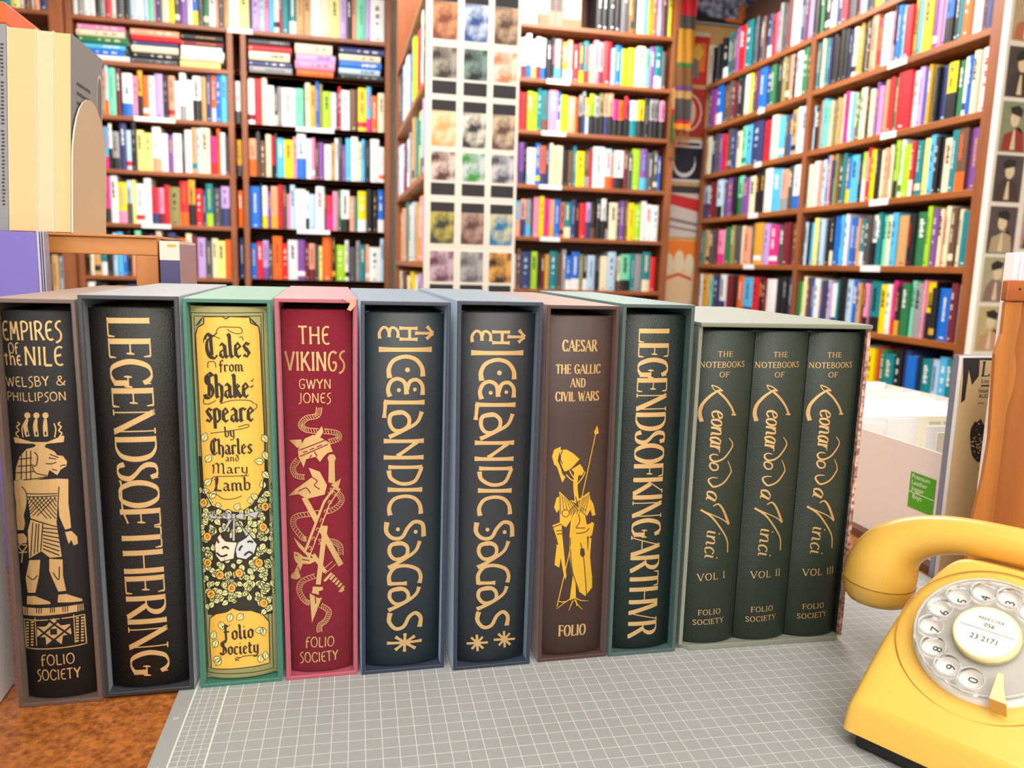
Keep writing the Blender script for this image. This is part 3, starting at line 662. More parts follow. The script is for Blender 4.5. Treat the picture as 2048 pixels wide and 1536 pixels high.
TOPS = {'nile': (-.06, -.30), 'ring': (-.32, -.11), 'tales': (-.31, -.26), 'vik': (-.40, .04), 'ice1': (-.04, .06), 'ice2': (-.15, .11), 'caes': (-.23, -.26), 'arth': (-.19, -.15)}
TINT = {'nile': (236, 214, 200), 'ring': (214, 222, 232), 'tales': (170, 236, 210), 'vik': (240, 186, 192), 'ice1': (178, 208, 232), 'ice2': (190, 216, 236), 'caes': (236, 212, 206), 'arth': (176, 228, 228)}
BK = {}
for k, (a, c, ang, col, hh, z0) in CASES.items():
    wd = math.hypot(c[0] - a[0], c[1] - a[1]) - .0006; mid = ((a[0] + c[0]) / 2, (a[1] + c[1]) / 2)
    dl, dr_ = (v * .01 for v in TOPS[k]); df = ((dr_ - dl) / wd, (dl + dr_) / 2)
    slipcase(k, mid, wd, .236, hh, D2(ang), col, CL[k], z0, tint=TINT[k], df=df, sheen={'ring': .8, 'ice1': .8, 'ice2': .8, 'arth': .6, 'caes': .6}.get(k, .45))
    off = 0
    bw = wd - .0054 - .0013
    if k == 'vik':
        vo = [o for o in COL.objects if o.name.startswith('slipcase')][-1]; b = MB(); xr = (wd / 2) * (1 + df[0]) + df[1]
        b.prism([(xr - .0105, -.0012, hh + .0004), (xr - .001, -.0014, hh + .0003), (xr - .0012, -.0016, hh - .0035), (xr - .0045, -.0022, hh - .0075), (xr - .0068, -.0018, hh - .0066), (xr - .0048, -.0014, hh - .0026)], (0, .001, 0), mat('torn_paper', (206, 150, 124), .8))
        b.build('torn_corner', vo)
    BK[k] = Book(k, mid, bw, hh - .0105 + (.002 if k in ('tales',) else 0), D2(ang), LEA[k], BL[k], z0 + .0034, off=off, df=df, hc=hh, sag=.0058 if k != 'caes' else .0035, depth=.22)
    c_ = BK[k]; q = c_.O + Vector((0, 0, .12)); dd = q - CAM; c_.mpp = dd.dot(BF) / F_PX
# ---------------------------------------------------------------- the set of three volumes in one wide case
def leo_case():
    w_, d_, h_, t = .1358, .232, .2492, .0034
    mg = mat('case_sage', (122, 126, 112), .42, bump=(600, .2), sheen=.42, tint=(216, 230, 222)); mi = mat('case_dark_lining', (34, 40, 36), .6)
    mm = mat('marbled_paper', (206, 170, 154), .6, noise=(330, (120, 84, 80), .12))
    o = thing('slipcase', (.3926, .0053, TZ), D2(-2.2), 'wide sage slipcase with marbled side holding three green volumes', 'slipcase', 'slipcases in the row on the counter')
    x0, x1, c = -w_ / 2, w_ / 2, .008
    b = MB(); b.prism([(x0, d_, 0), (x0, c, 0), (x0 + c, 0, 0), (x1 - c * .7, 0, 0), (x1, c * .7, 0), (x1, d_, 0)], (0, 0, t + .0005), mg); b.build('base_board', o, bevel=.0006)
    b = MB(); b.box((x0, -.001, h_ - t), (x1, d_, h_), mg); b.build('top_board', o, bevel=.0009)
    b = MB(); b.box((x0, .002, t + .0006), (x0 + .0028, d_ - .003, h_ - t - .0001), mg); b.build('side_board', o)
    b = MB(); b.box((x1 - .0028, .004, t + .0006), (x1 - .0016, d_ - .003, h_ - t - .0001), mi); b.build('side_lining', o)
    b = MB(); b.box((x1 - .0015, .001, t + .0006), (x1, d_ - .003, h_ - t - .0001), mm); b.box((x1 - .0028, .001, t + .0006), (x1 - .0014, .0039, h_ - t - .0001), mm); so = b.build('side_board', o); so['label'] = 'pink marbled paper side'
    b = MB(); b.box((x0 + .003, d_ - .003, t + .0006), (x1 - .003, d_, h_ - t - .0001), mg); b.build('back_board', o)
    R = Matrix.Rotation(D2(-2.2), 3, 'Z'); out = []
    for i, lab in enumerate(('one', 'two', 'three')):
        xc = x0 + .0031 + .0433 * (i + .5)
        P = Vector((.3926, .0053, 0)) + R @ Vector((xc, 0, 0))
        bk = Book('leo', (P.x, P.y), .0427, .2392, D2(-2.2), LEA['leo'], 'green volume %s of the three-volume set with a gilt script title' % lab, t + .0008, rec=.0012, sag=.0065, depth=.215)
        bk.mpp = (bk.O + Vector((0, 0, .12)) - CAM).dot(BF) / F_PX
        out.append(bk)
    return out
LEO = leo_case()
C1, C2, C3, C4 = Crop(0, 560, 3.49), Crop(0, 980, 3.49), Crop(350, 560, 3.658), Crop(350, 980, 3.658)
C5, C6, C7, C8 = Crop(700, 560, 3.656), Crop(700, 960, 3.656), Crop(1070, 560, 3.657), Crop(1050, 960, 3.657)
CU, CV = Crop(1340, 590, 4.152), Crop(1340, 940, 3.939)

# ---- black book with the lion-headed figure
K = BK['nile']; INK = LEA['nile']
K.run('EMPIRES', ST_UNC, -3, 679, 125, 679, -3, 642); K.run('OF', ST_UNC, 18, 706, 38, 706, 18, 686); K.run('the', ST_UNC, 8, 730, 44, 730, 8, 700)
K.run('NILE', ST_UNC, 50, 730, 127, 730, 50, 693); K.run('WELSBY', ST_UNC, 6, 772, 99, 771, 6, 753); K.run('&', ST_UNC, 112, 770, 131, 770, 112, 752); K.run('PHILLIPSON', ST_UNC, 8, 800, 133, 800, 8, 783)
K.run('FOLIO', ST_UNC, 83, 1330, 150, 1325, 83, 1310); K.run('SOCIETY', ST_UNC, 75, 1359, 162, 1353, 75, 1339)
e = K.e
def E(*f): return C1(*f)
for p in ((95,1100,110,1095,225,1130,330,1130,440,1085,450,1090,445,1130,330,1142,300,1168,230,1142,105,1136), (255,1150,310,1150,320,1172,235,1172),
          (185,1180,240,1165,330,1172,380,1195,400,1222,440,1228,468,1265,465,1298,425,1322,400,1362,345,1325,330,1375,220,1400,108,1396,112,1310,138,1232),
          (98,1400,165,1396,200,1470,180,1590,166,1640,176,1700,165,1745,122,1745,108,1640,112,1560,96,1470), (120,1770,165,1766,190,1800,186,1835,130,1840,118,1810),
          (160,1396,400,1385,475,1388,478,1440,410,1500,395,1690,400,1722,215,1662,190,1500), (412,1400,478,1392,478,1560,490,1650,497,1730,455,1742,415,1650,408,1560),
          (455,1758,500,1750,540,1790,545,1840,515,1852,498,1812,482,1842,470,1812), (215,1672,400,1726,432,1930,350,1938,290,1892,205,1942,195,1750),
          (205,1955,282,1952,272,2070,248,2182,195,2182,180,2080), (190,2205,246,2204,350,2245,355,2260,188,2262), (345,1945,438,1950,440,2060,462,2168,408,2174,370,2090,345,2030),
          (408,2196,466,2190,575,2224,576,2240,402,2250), (160,2278,582,2256,586,2302,162,2334)):
    K.poly(e, E(*p), GOLD)
for cx_ in (192, 255, 318):
    K.poly(e, E(*[v for a in range(10) for v in (cx_ + 22 * math.cos(a * .628), 945 + 22 * math.sin(a * .628))]), GOLD)
    K.line(e, E(cx_, 968, cx_ - 8 + (cx_ - 255) * .1, 1020, cx_ + 2, 1092), 8, GOLD, taper=lambda t: .5 + 1.2 * t * (1.4 - t))
    K.line(e, E(cx_, 1058, cx_ + 1, 1082), 3, INK, .0003)
for sx in (-1, 1):
    K.line(e, E(272 + sx * 105, 1000, 272 + sx * 118, 1040, 272 + sx * 110, 1098), 2.2, GOLD); K.line(e, E(272 + sx * 150, 990, 272 + sx * 135, 1005, 272 + sx * 155, 1025, 272 + sx * 140, 1050, 272 + sx * 160, 1070, 272 + sx * 140, 1098), 2.6, GOLD)
for p in ((165,1395,330,1372), (125,1300,235,1290), (135,1250,225,1240), (115,1345,240,1335), (150,1215,150,1395), (185,1190,185,1395), (215,1190,215,1395), (225,1300,250,1345,330,1365), (240,1200,262,1230,255,1290,230,1300),
          (320,1280,360,1282,395,1270), (350,1215,410,1240), (340,1240,395,1250), (420,1300,440,1292,462,1290), (365,1320,400,1330), (185,1490,400,1490), (190,1512,400,1505), (150,1440,185,1490,195,1660), (412,1440,400,1700),
          (120,1755,170,1752), (450,1750,500,1742), (190,2192,250,2192), (405,2182,466,2180), (190,2060,230,2090,262,2060), (370,2040,410,2090,415,2000), (215,1665,400,1722), (300,1700,285,1890), (230,1690,215,1930), (255,1700,240,1910), (272,1700,262,1900)):
    K.line(e, E(*p), 2.0, INK, .0003)
for i in range(7):
    K.line(e, E(200 + i * 30, 1515, min(395, 330 + i * 30), 1515 + min(150, 150 - max(0, i * 30 - 65))), 1.8, INK, .0003, smooth=False); K.line(e, E(390 - i * 30, 1515, max(198, 260 - i * 30), 1515 + 130 - max(0, i * 26 - 60)), 1.8, INK, .0003, smooth=False)
for i in range(7): K.line(e, E(300, 1730 + i * 24, 415, 1740 + i * 30), 2.4, INK, .0003, smooth=False)
K.line(e, E(125, 1902, 190, 1896), 2.6, GOLD); K.line(e, E(158, 1898, 152, 1972), 2.6, GOLD); K.line(e, E(158, 1896, 132, 1862, 145, 1842, 165, 1850, 178, 1846, 186, 1858, 158, 1896), 2.4, GOLD)
for x_ in (176, 190, 255, 272, 288, 352, 366, 380, 440, 456, 472, 545, 560, 574): K.line(e, E(x_, 2274 - (x_ - 160) * .05, x_ + 1, 2332 - (x_ - 160) * .06), 1.7, INK, .0003, smooth=False)
K.line(e, E(170, 2366, 590, 2332, 605, 2534, 185, 2564), 2.2, GOLD, smooth=False, closed=True)
for i in range(9):
    y_ = 2385 + i * 20
    for x_ in (182, 215, 530, 565): K.poly(e, E(x_, y_ - (x_ - 180) * .09, x_ + 20, y_ - 2 - (x_ - 180) * .09, x_ + 22, y_ + 9 - (x_ - 180) * .09, x_ + 2, y_ + 12 - (x_ - 180) * .09), GOLD)
for x_ in (245, 515): K.line(e, E(x_, 2360 - (x_ - 170) * .08, x_ + 12, 2558 - (x_ - 170) * .08), 1.6, GOLD, smooth=False)
K.poly(e, E(375,2358,425,2410,490,2400,500,2470,440,2480,432,2542,375,2500,325,2552,318,2490,262,2495,258,2420,320,2418), GOLD)
for p in ((262, 2425, 425, 2545), (500, 2410, 330, 2550), (335, 2370, 495, 2480), (430, 2360, 262, 2500)): K.line(e, E(*p), 4, INK, .0003, smooth=False)
K.poly(e, E(350,2435,398,2432,400,2472,352,2475), INK, .00034)
K.finish('title_lettering', 'lion_figure')

# ---- black leather book, title read downwards
K = BK['ring']; K.run('LEGENDSOFTHERING', ST_TALL, 214, 634, 264, 1350, 297, 637)
K.line(K.t, C1(832, 1406, 845, 1420, 855, 1590, 895, 1700), 3.2, GOLD)
K.finish()
# ---- dark green leather book
K = BK['arth']; K.run('LEGENDSOFKINGARTHVR', ST_TALL, 1279, 657, 1256, 1273, 1338, 659); K.finish()

# ---- crimson book
K = BK['vik']; V = LEA['vik']
K.run('THE', ST_UNC, 597, 688, 659, 688, 597, 653); K.run('VIKINGS', ST_UNC, 571, 740, 690, 740, 571, 702); K.run('GWYN', ST_UNC, 598, 777, 662, 777, 598, 758); K.run('JONES', ST_UNC, 597, 805, 662, 805, 597, 786)
K.run('FOLIO', ST_UNC, 611, 1293, 668, 1291, 611, 1274); K.run('SOCIETY', ST_UNC, 600, 1323, 676, 1318, 600, 1304)
e = K.e; O4 = 1536
rib = [C3(1055,930,1040,990,960,1012,922,1060,960,1095,1050,1105), C3(1088,1105,1180,1118,1195,1160,1122,1185), C3(905,1310,862,1370,885,1428,950,1442),
       C4(1125,0,1200,30,1215,90,1140,150,1000,172,885,195,868,260,930,345,962,360), C4(1045,378,1150,375,1205,410,1212,478), C4(1165,530,1085,600), C4(1030,625,935,665,908,730,945,805,988,828), C4(1065,842,1125,885,1105,950,1060,990,1058,1040)]
for p in rib:
    K.line(e, p, 11, GOLD, .0002); K.line(e, p, 8.2, V, .00026)
    q = catmull(p, 10)
    for i in range(2, len(q) - 1, 2):
        d = (q[i + 1] - q[i - 1]).normalized(); n = Vector((-d.y, d.x)); a, c_ = q[i] + n * 3.6 + d * 1.4, q[i] - n * 3.6 - d * 1.4
        K.line(e, [tuple(a), tuple(c_)], 1.3, GOLD, .00032, smooth=False)
for f, pts in ((C3, (905,1300,900,1240,950,1160,1010,1132,1080,1160,1130,1190,1155,1255,1120,1262,1090,1290,1060,1330,1030,1292,960,1310,940,1372,920,1320)), (C3, (835,1170,925,1165,930,1210,895,1228)), (C3, (1012,1150,1075,1068,1086,1110,1062,1152)),
               (C3, (978,1372,1005,1440,880,1530,830,1578,905,1565,965,1600,1095,1568,1112,1500,1060,1402)), (C3, (1115,1300,1130,1275,1162,1275,1178,1300,1168,1330,1172,1490,1122,1480,1125,1330)),
               (C3, (1140,1500,1215,1450,1190,1540)), (C4, (868,450,900,455,940,485,1025,498,1030,520,985,540,890,535,872,500)), (C4, (845,630,860,605,915,612,918,640,890,655,850,645)), (C4, (985,755,1050,790,1075,785,1002,970)),
               (C4, (868,345,1000,470,985,500,900,410)), (C4, (1085,660,1140,600,1155,612,1098,672)), (C4, (1008,705,1082,708,1082,730,1050,740,1055,765,1000,752,1005,735))):
    K.poly(e, f(*pts), GOLD, .0003)
K.line(e, C3(945, 1590, 1215, 2085), 10.5, GOLD, .0003, smooth=False)
K.line(e, C4(965, 465, 1110, 90, 1190, -20), 15, GOLD, .00036, smooth=False); K.line(e, C4(975, 455, 1110, 100, 1180, 0), 8, V, .0004, smooth=False)
for i in range(7):
    t = i / 6; x_, y_ = 985 + 175 * t, 430 - 400 * t
    K.line(e, C4(x_ - 12, y_, x_, y_ - 22, x_ + 14, y_ - 6, x_ + 2, y_ + 8), 1.4, GOLD, .00044)
K.line(e, C4(920, 535, 885, 615), 9, GOLD, .0003, smooth=False); K.line(e, C4(1100, 260, 1048, 690), 9.5, GOLD, .0004, smooth=False); K.line(e, C4(1010, 470, 1100, 600), 8, GOLD, .00028, smooth=False)
for i in range(5): K.line(e, C4(1135 + i * 20, 655 + i * 18, 1165 + i * 18, 620 + i * 20), 5, GOLD, .0003, smooth=False)
K.poly(e, C4(1195,740,1235,700,1238,735,1210,748), GOLD, .0003)
for p in (C3(905,1245,1110,1165), C3(912,1290,1120,1200), C3(935,1262,970,1250), C3(985,1242,1020,1228), C3(1035,1222,1075,1205), C3(985,1300,1000,1280), C3(1040,1290,1020,1255), C3(1000,1440,1040,1470,1020,1500,1060,1530), C3(900,1545,960,1520,990,1560), C4(1030,830,1025,765), C4(880,470,900,480), C4(930,505,985,515), C4(900,560,912,600)):
    K.line(e, p, 2, V, .00045)
K.finish('title_lettering', 'weapons_emblem')

# ---- the pair with the rounded letters
def saga(K, stars, dx=0.0, dv=0.0, su=1.0):
    base = BK['ice1']
    def tr(P): return [((u * su + dx), v + dv) for u, v in (base.uv(*p) for p in P)]
    def ln_(P, wpx, smooth=True, closed=False):
        Q = tr(P); Q = catmull(Q, 6, closed) if (smooth and len(Q) > 2) else Q; k = wpx * base.mpp / 2
        strip(K.t, Q, lambda t, d: k * (.86 + .3 * abs(2 * t - 1) ** 4), K.surf, GOLD, .0002, closed=closed)
    def dot(f, x, y, r): fill(K.t, tr(f(*[v for a in range(10) for v in (x + r * math.cos(a * .628), y + r * math.sin(a * .628))])), K.surf, GOLD, .0002)
    for p in (C5(218,428,215,385,240,348,268,352,285,385,286,418), C5(286,385,300,352,328,352,350,378,350,422)): ln_(p, 6)
    for p in (C5(360,352,494,354), C5(362,432,494,434), C5(436,354,436,432), C5(475,388,605,390), C5(562,338,606,390), C5(606,390,558,430)): ln_(p, 6.2)
    ln_(C5(210,507,598,507), 9.5)
    ln_(C5(290,716,284,650,320,588,400,560,480,580,526,640,532,705), 9); dot(C5, 420, 657, 18)
    ln_(C5(292,852,278,800,300,742,350,722,400,752,414,835), 8.5); ln_(C5(414,800,440,742,490,730,528,770,530,840), 8.5); dot(C5, 357, 805, 15); dot(C5, 474, 800, 14)
    ln_(C5(248,893,545,893), 9); ln_(C5(260,893,250,1008), 7.5)
    ln_(C5(363,968,300,985,290,1045,320,1095,375,1100,425,1065,432,1010,400,975), 8.5, closed=True); ln_(C5(285,1148,400,1095,490,1040,525,962), 8)
    ln_(C5(246,1177,540,1174), 8.5); ln_(C5(492,1182,345,1288), 8, False); ln_(C5(246,1296,538,1294), 8.5)
    ln_(C5(280,1368,528,1366), 8); ln_(C5(284,1392,300,1450,380,1490,470,1472,512,1400,520,1366), 8.5)
    ln_(C6(275,70,528,68), 9)
    ln_(C6(294,258,286,200,322,140,400,118,470,132,510,180,518,246), 8.5)
    ln_(C6(270,308,266,378,312,424,380,418,422,350,472,305,530,322,538,412), 9); dot(C6, 350, 360, 15); dot(C6, 480, 378, 15)
    ln_(C6(355,462,300,478,288,530,320,575,370,575,415,545,420,495,395,468), 8.5, closed=True); ln_(C6(280,642,400,575,480,515,510,445), 8)
    ln_(C6(292,768,286,700,330,640,410,626,490,650,516,700,508,752), 8.5); ln_(C6(290,758,416,754), 8)
    ln_(C6(358,795,300,812,290,860,325,902,375,902,420,875,424,830,398,800), 8.5, closed=True); ln_(C6(280,952,400,895,480,835,505,780), 8)
    ln_(C6(294,972,286,1035,332,1086,392,1070,432,1000,480,970,516,1005,508,1072), 9)
    if stars == 1:
        for p in (C6(270,1192,400,1187), C6(400,1187,524,1170), C6(332,1146,400,1187), C6(400,1187,478,1228), C6(330,1242,400,1187), C6(400,1187,474,1138), C6(402,1120,400,1187), C6(400,1187,398,1254)): ln_(p, 6.5)
    else:
        for cx_, cy_ in ((930, 1190), (1128, 1163)):
            for a in range(8):
                c_, s_ = math.cos(a * math.pi / 4 - .05), math.sin(a * math.pi / 4 - .05); r_ = 78 if a % 4 == 0 else 60
                K.line(K.t, C6(cx_, cy_, cx_ + c_ * r_, cy_ + s_ * r_), 5, GOLD, smooth=False)
    K.finish()
saga(BK['ice1'], 1)
u1, v1 = BK['ice1'].uv(700 + 404 / 3.656, 698.7); u2, v2 = BK['ice2'].uv(700 + 1077 / 3.656, 705.8)
u3, v3 = BK['ice2'].uv(700 + 1046 / 3.656, 960 + 1020 / 3.656); u4, v4 = BK['ice1'].uv(700 + 402 / 3.656, 960 + 1030 / 3.656)
saga(BK['ice2'], 2, (u2 - u1 + u3 - u4) / 2, (v2 - v1 + v3 - v4) / 2)

# ---- brown book with the armour
K = BK['caes']; N = LEA['caes']
K.run('CAESAR', ST_SLAB, 1125, 702, 1193, 702, 1125, 680); K.run('THE GALLIC', ST_SLAB, 1112, 747, 1200, 746, 1112, 729); K.run('AND', ST_SLAB, 1141, 774, 1170, 774, 1141, 757); K.run('CIVIL WARS', ST_SLAB, 1111, 802, 1197, 800, 1111, 784); K.run('FOLIO', ST_SLAB, 1117, 1272, 1170, 1268, 1117, 1251)
e = K.e
def E8(*f): return C8(*f)
def E7(*f): return C7(*f)
for f, p in ((E7, (180,1240,232,1240,280,1268,328,1312,265,1382,215,1402,186,1345)), (E7, (190,1218,140,1240,124,1290,140,1350,160,1365,185,1440,200,1482,222,1440,200,1420,186,1370,165,1320,178,1260)), (E7, (455,1062,466,1120,440,1132,430,1112)),
             (E7, (265,1385,330,1345,360,1400,340,1430,300,1420)), (E8, (335,290,362,232,402,220,440,260,452,330,456,500,490,700,490,785,440,848,390,812,345,680,325,560,325,400)), (E8, (200,330,265,305,272,400,302,700,295,730,282,690,245,480,230,420)),
             (E8, (250,82,320,145,372,152,470,85,485,205,452,262,400,215,355,235,330,300,300,345,255,320)), (E8, (230,130,250,120,250,215,232,240,212,200)), (E8, (480,140,500,175,515,255,490,262,475,200)), (E8, (232,470,255,480,262,560,250,640,215,620)), (E8, (440,330,470,320,490,305,505,320,490,400,470,420,445,400)),
             (E8, (465,420,485,425,475,560,488,700,470,740,455,600)), (E8, (350,690,368,690,372,860,325,880))):
    K.poly(e, f(*p), GOLDY, .0002)
K.line(e, E8(525, -385, 232, 925), 1.9, GOLDY, .0004, smooth=False)
for p in (E8(345,860,290,895,230,942), E8(350,880,335,915,320,955), E8(360,870,385,910,420,948), E8(365,860,410,880,462,882), E8(300,890,260,890,240,880), E8(372,880,380,920,378,910)): K.line(e, p, 2.2, GOLDY, .00022, taper=lambda t: 1.2 - .8 * t)
K.line(e, E8(375, -60, 368, 40, 378, 150), 9, GOLDY, .00022)
for p in (E8(370,0,335,-50,320,-90), E8(378,-10,400,-60,420,-95), E8(372,20,330,-10,300,-40), E8(382,30,420,-20,440,-60), E7(300,1420,330,1380,325,1360)): K.line(e, p, 2.2, GOLDY, .00024)
for i in range(8):
    K.line(e, E8(255 + i * 14, 100 + i * 9, 262 + i * 26, 250 - i * 4), 1.2, N, .0003, smooth=False); K.line(e, E8(470 - i * 12, 100 + i * 8, 440 - i * 22, 240 + i * 3), 1.2, N, .0003, smooth=False)
for p in (E8(405,460,425,540,440,700,450,840), E8(375,345,400,300,392,250), E8(370,350,440,350), E8(372,390,440,380,470,350), E8(330,420,335,560,350,680,395,810), E8(205,345,268,320), E8(228,372,270,368), E8(232,395,272,392), E8(370,120,385,200), E7(186,1345,215,1402,262,1382,326,1314), E7(200,1240,185,1300,200,1345)): K.line(e, p, 1.8, N, .0003)
K.poly(e, E8(405,500,432,500,438,545,420,565,402,545), N, .0003)
K.poly(e, E8(*[v for a in range(12) for v in (297 + 24 * math.cos(a * .5236), 242 + 24 * math.sin(a * .5236))]), GOLDY, .00034)
K.line(e, E8(*[v for a in range(12) for v in (297 + 26 * math.cos(a * .5236), 242 + 26 * math.sin(a * .5236))]), 1.4, N, .0004, closed=True)
K.finish('title_lettering', 'armour_emblem')

# ---- three green volumes: one design, numbered
def volume(K, base, numeral):
    t = K.t
    def run(text, st, *q): 
        P = [base.uv(q[0], q[1]), base.uv(q[2], q[3]), base.uv(q[4], q[5])]; text_run(t, text, st, *P, K.surf, GOLD, .00018)
    def ln_(P, wpx, taper=None, smooth=True):
        Q = [base.uv(*p) for p in P]; Q = catmull(Q, 6) if smooth and len(Q) > 2 else Q; k = wpx * base.mpp / 2
        strip(t, Q, lambda t_, d: k * (taper(t_) if taper else 1), K.surf, GOLD, .00018)
    run('THE', ST_BOOK, 1436, 713, 1465, 713, 1436, 703); run('NOTEBOOKS', ST_BOOK, 1399, 734, 1488, 733, 1399, 723); run('OF', ST_BOOK, 1439, 754, 1458, 754, 1439, 744)
    run('VOL ' + numeral, ST_BOOK, 1395, 1161, 1395 + {'I': 54, 'II': 59, 'III': 64}[numeral], 1155, 1395, 1148); run('FOLIO', ST_BOOK, 1396, 1230, 1440, 1226, 1396, 1220); run('SOCIETY', ST_BOOK, 1385, 1249, 1446, 1243, 1385, 1239)
    sw = lambda t_: .35 + 1.3 * t_ * (1 - t_) * 1.9
    ln_(CU(262,1050,246,985,266,910,330,840,400,795,435,795), 6, lambda t_: 1.25 - .7 * t_); ln_(CU(438,797,395,765,345,748), 2.2); ln_(CU(345,750,365,785,400,805), 1.6); ln_(CU(402,805,460,860,508,930,532,990), 4.4); ln_(CU(510,993,548,994), 3.4)
    def ita(s, y0, y1, x0, f, xa): 
        a, c_, h = f(x0, y0)[0], f(x0 - 22, y1)[0], f(x0 + xa, y0)[0]; run(s, ST_ITA, *a, *c_, *h)
    ita('eonar', 948, 1298, 350, CU, 140)
    ln_(CU(400,1330,360,1322,332,1340,345,1372,385,1382,450,1352,508,1275,518,1232,490,1186), 4, sw); ln_(CU(378,1400,340,1395,330,1420,352,1452,390,1450,398,1420,380,1400), 3.2)
    ln_(CV(375,62,330,60,302,78,318,112,350,132,420,102,470,35,480,0,455,-72), 4, sw)
    ita('a', 150, 232, 300, CV, 130)
    ln_(CV(340,285,380,268,420,318,462,428), 4.4, lambda t_: .5 + .8 * t_); ln_(CV(240,312,330,372,412,480,450,560,452,650), 3.4, lambda t_: 1.2 - .4 * t_); ln_(CV(242,314,330,352,412,388,462,428), 2.2)
    ita('inci', 468, 695, 290, CV, 115)
    K.finish()
for K, nm in zip(LEO, ('I', 'II', 'III')): volume(K, LEO[0], nm)

# ---- yellow pictorial book
K = BK['tales']; e = K.e
LEAFY = mat('print_leaf', (206, 204, 138), .7); INKB = mat('print_black', (38, 32, 20), .7); YEL = mat('print_gold_yellow', (226, 178, 74), .45, metal=.2); ROSE = mat('print_rose', (222, 160, 62), .7)
PALE = mat('print_olive', (178, 174, 120), .7); MASKA = mat('print_mask_pink', (226, 200, 178), .7); MASKB = mat('print_mask_grey', (188, 190, 190), .7); BOW = mat('print_bow', (168, 166, 172), .7)
def poly(f, p, m, l=.0002): K.poly(e, f(*p), m, l)
def out(f, p, wd=1.4, m=INKB, l=.0004, closed=True, smooth=False): K.line(e, f(*p), wd, m, l, smooth=smooth, closed=closed)
out(C3, (112,238,645,236,650,500,670,1000,720,2836,215,2866,150,1000,125,500), 1.4, l=.00016)
out(C3, (140,262,628,262,640,600,662,1000,690,2800,245,2830,170,1000,148,500), 1.2, l=.00016)
poly(C4, (172,-250,672,-250,690,120,704,620,716,900,240,910,214,620,190,120), INKB, .00018)
poly(C3, (212,268,345,266,372,285,400,266,545,272,552,312,612,340,622,400,640,800,655,1100,660,1400,640,1530,570,1640,480,1700,370,1690,270,1650,210,1540,190,1200,172,800,150,400,165,345,210,320), YEL, .00024)
out(C3, (212,268,345,266,372,285,400,266,545,272,552,312,612,340,622,400,640,800,655,1100,660,1400,640,1530,570,1640,480,1700,370,1690,270,1650,210,1540,190,1200,172,800,150,400,165,345,210,320), 2.2)
for s_ in ((150,335,205,268,175,320), (610,335,540,270,580,315)): out(C3, s_, 1.6)
poly(C4, (255,935,300,905,380,890,420,862,470,880,560,880,640,905,688,960,694,1262,268,1302,250,1050), YEL, .00024); out(C4, (255,935,300,905,380,890,420,862,470,880,560,880,640,905,688,960,694,1262,268,1302,250,1050), 1.8)
rg = random.Random(3)
def leaf(f, x, y, a, s, m=LEAFY, l=.0003):
    P = []
    for t, wv in ((0, 0), (.25, .3), (.5, .36), (.78, .2), (1, 0), (.78, -.2), (.5, -.36), (.25, -.3)):
        P += [x + s * (t * math.cos(a) - wv * math.sin(a)), y + s * (t * math.sin(a) + wv * math.cos(a))]
    poly(f, P, m, l); out(f, P, 1.1, INKB, l + .0001); out(f, (x, y, x + s * .8 * math.cos(a), y + s * .8 * math.sin(a)), .8, INKB, l + .0001, closed=False)
roses = [(208,90),(660,120),(645,270),(238,340),(240,530),(615,530),(330,620),(470,605),(415,715),(265,760),(650,825)]
for gy in range(-20, 880, 40):
    for gx in range(205, 700, 40):
        x, y = gx + rg.uniform(-14, 14) + gy * .02, gy + rg.uniform(-14, 14)
        if y < 130 and 235 < x < 640 and (abs(x - 430) < 215 - y * .9): continue
        if 285 < x < 590 and 320 < y < 520: continue
        if y > 820 and 260 < x < 660: continue
        leaf(C4, x, y, rg.uniform(0, 6.28), rg.uniform(50, 70), l=.0003 + rg.random() * .0002)
for x, y in roses:
    poly(C4, [v for a in range(9) for v in (x + (30 + 5 * (a % 2)) * math.cos(a * .698), y + (32 + 5 * (a % 2)) * math.sin(a * .698))], ROSE, .0006)
    out(C4, [v for a in range(9) for v in (x + 32 * math.cos(a * .698), y + 34 * math.sin(a * .698))], 1.4, INKB, .0007); out(C4, (x - 12, y, x, y - 14, x + 12, y, x + 2, y + 12, x - 4, y + 2), 1.1, INKB, .0007, False, True)
for s_ in ((205,1180,0), (225,1330,.3), (215,1500,.5), (640,1130,2.2), (650,1250,2.4), (640,1400,2), (650,1330,-1.8)): leaf(C3, s_[0], s_[1], s_[2] - 1.2, 70, l=.0005)
for s_ in ((330,960,1.2), (410,900,1.8), (500,905,2.4), (640,1000,1.4), (650,1020,3), (275,1090,-1.3), (285,1150,-1.2), (300,1280,-1), (620,1260,-1.3), (660,1240,-1.5), (280,1250,-.5)): leaf(C4, *s_, 66, l=.0005)
MA = (290,405,312,340,332,318,345,345,372,372,462,380,442,430,432,500,335,522,300,478); MBK = (455,385,520,345,545,318,602,395,582,460,520,506,452,492,442,440)
for P, m in ((MA, MASKA), (MBK, MASKB)): poly(C4, P, m, .0006); out(C4, P, 2, INKB, .0007)
for p in ((345,425,370,412,395,428), (308,355,322,385), (305,455,340,482,385,470), (530,378,550,372,572,380), (470,440,482,415,495,405), (508,475,540,450,568,462)): out(C4, p, 4, INKB, .0008, False, True)
for P in ((345,165,400,165,425,190,400,215,350,205), (440,185,480,165,505,170,500,215,455,205), (410,172,445,172,440,205,415,205), (245,180,300,140,275,185,345,190,335,210,265,205), (510,175,560,160,620,150,590,205,545,185,510,195), (395,215,420,215,370,300,345,305), (425,215,440,215,440,370,420,370), (450,210,540,320,520,335)):
    poly(C4, P, BOW, .0006); out(C4, P, 1.2, INKB, .0007)
K.tt = K.t
def br(*a): K.run(*a, m=INKB, lift=.0005)
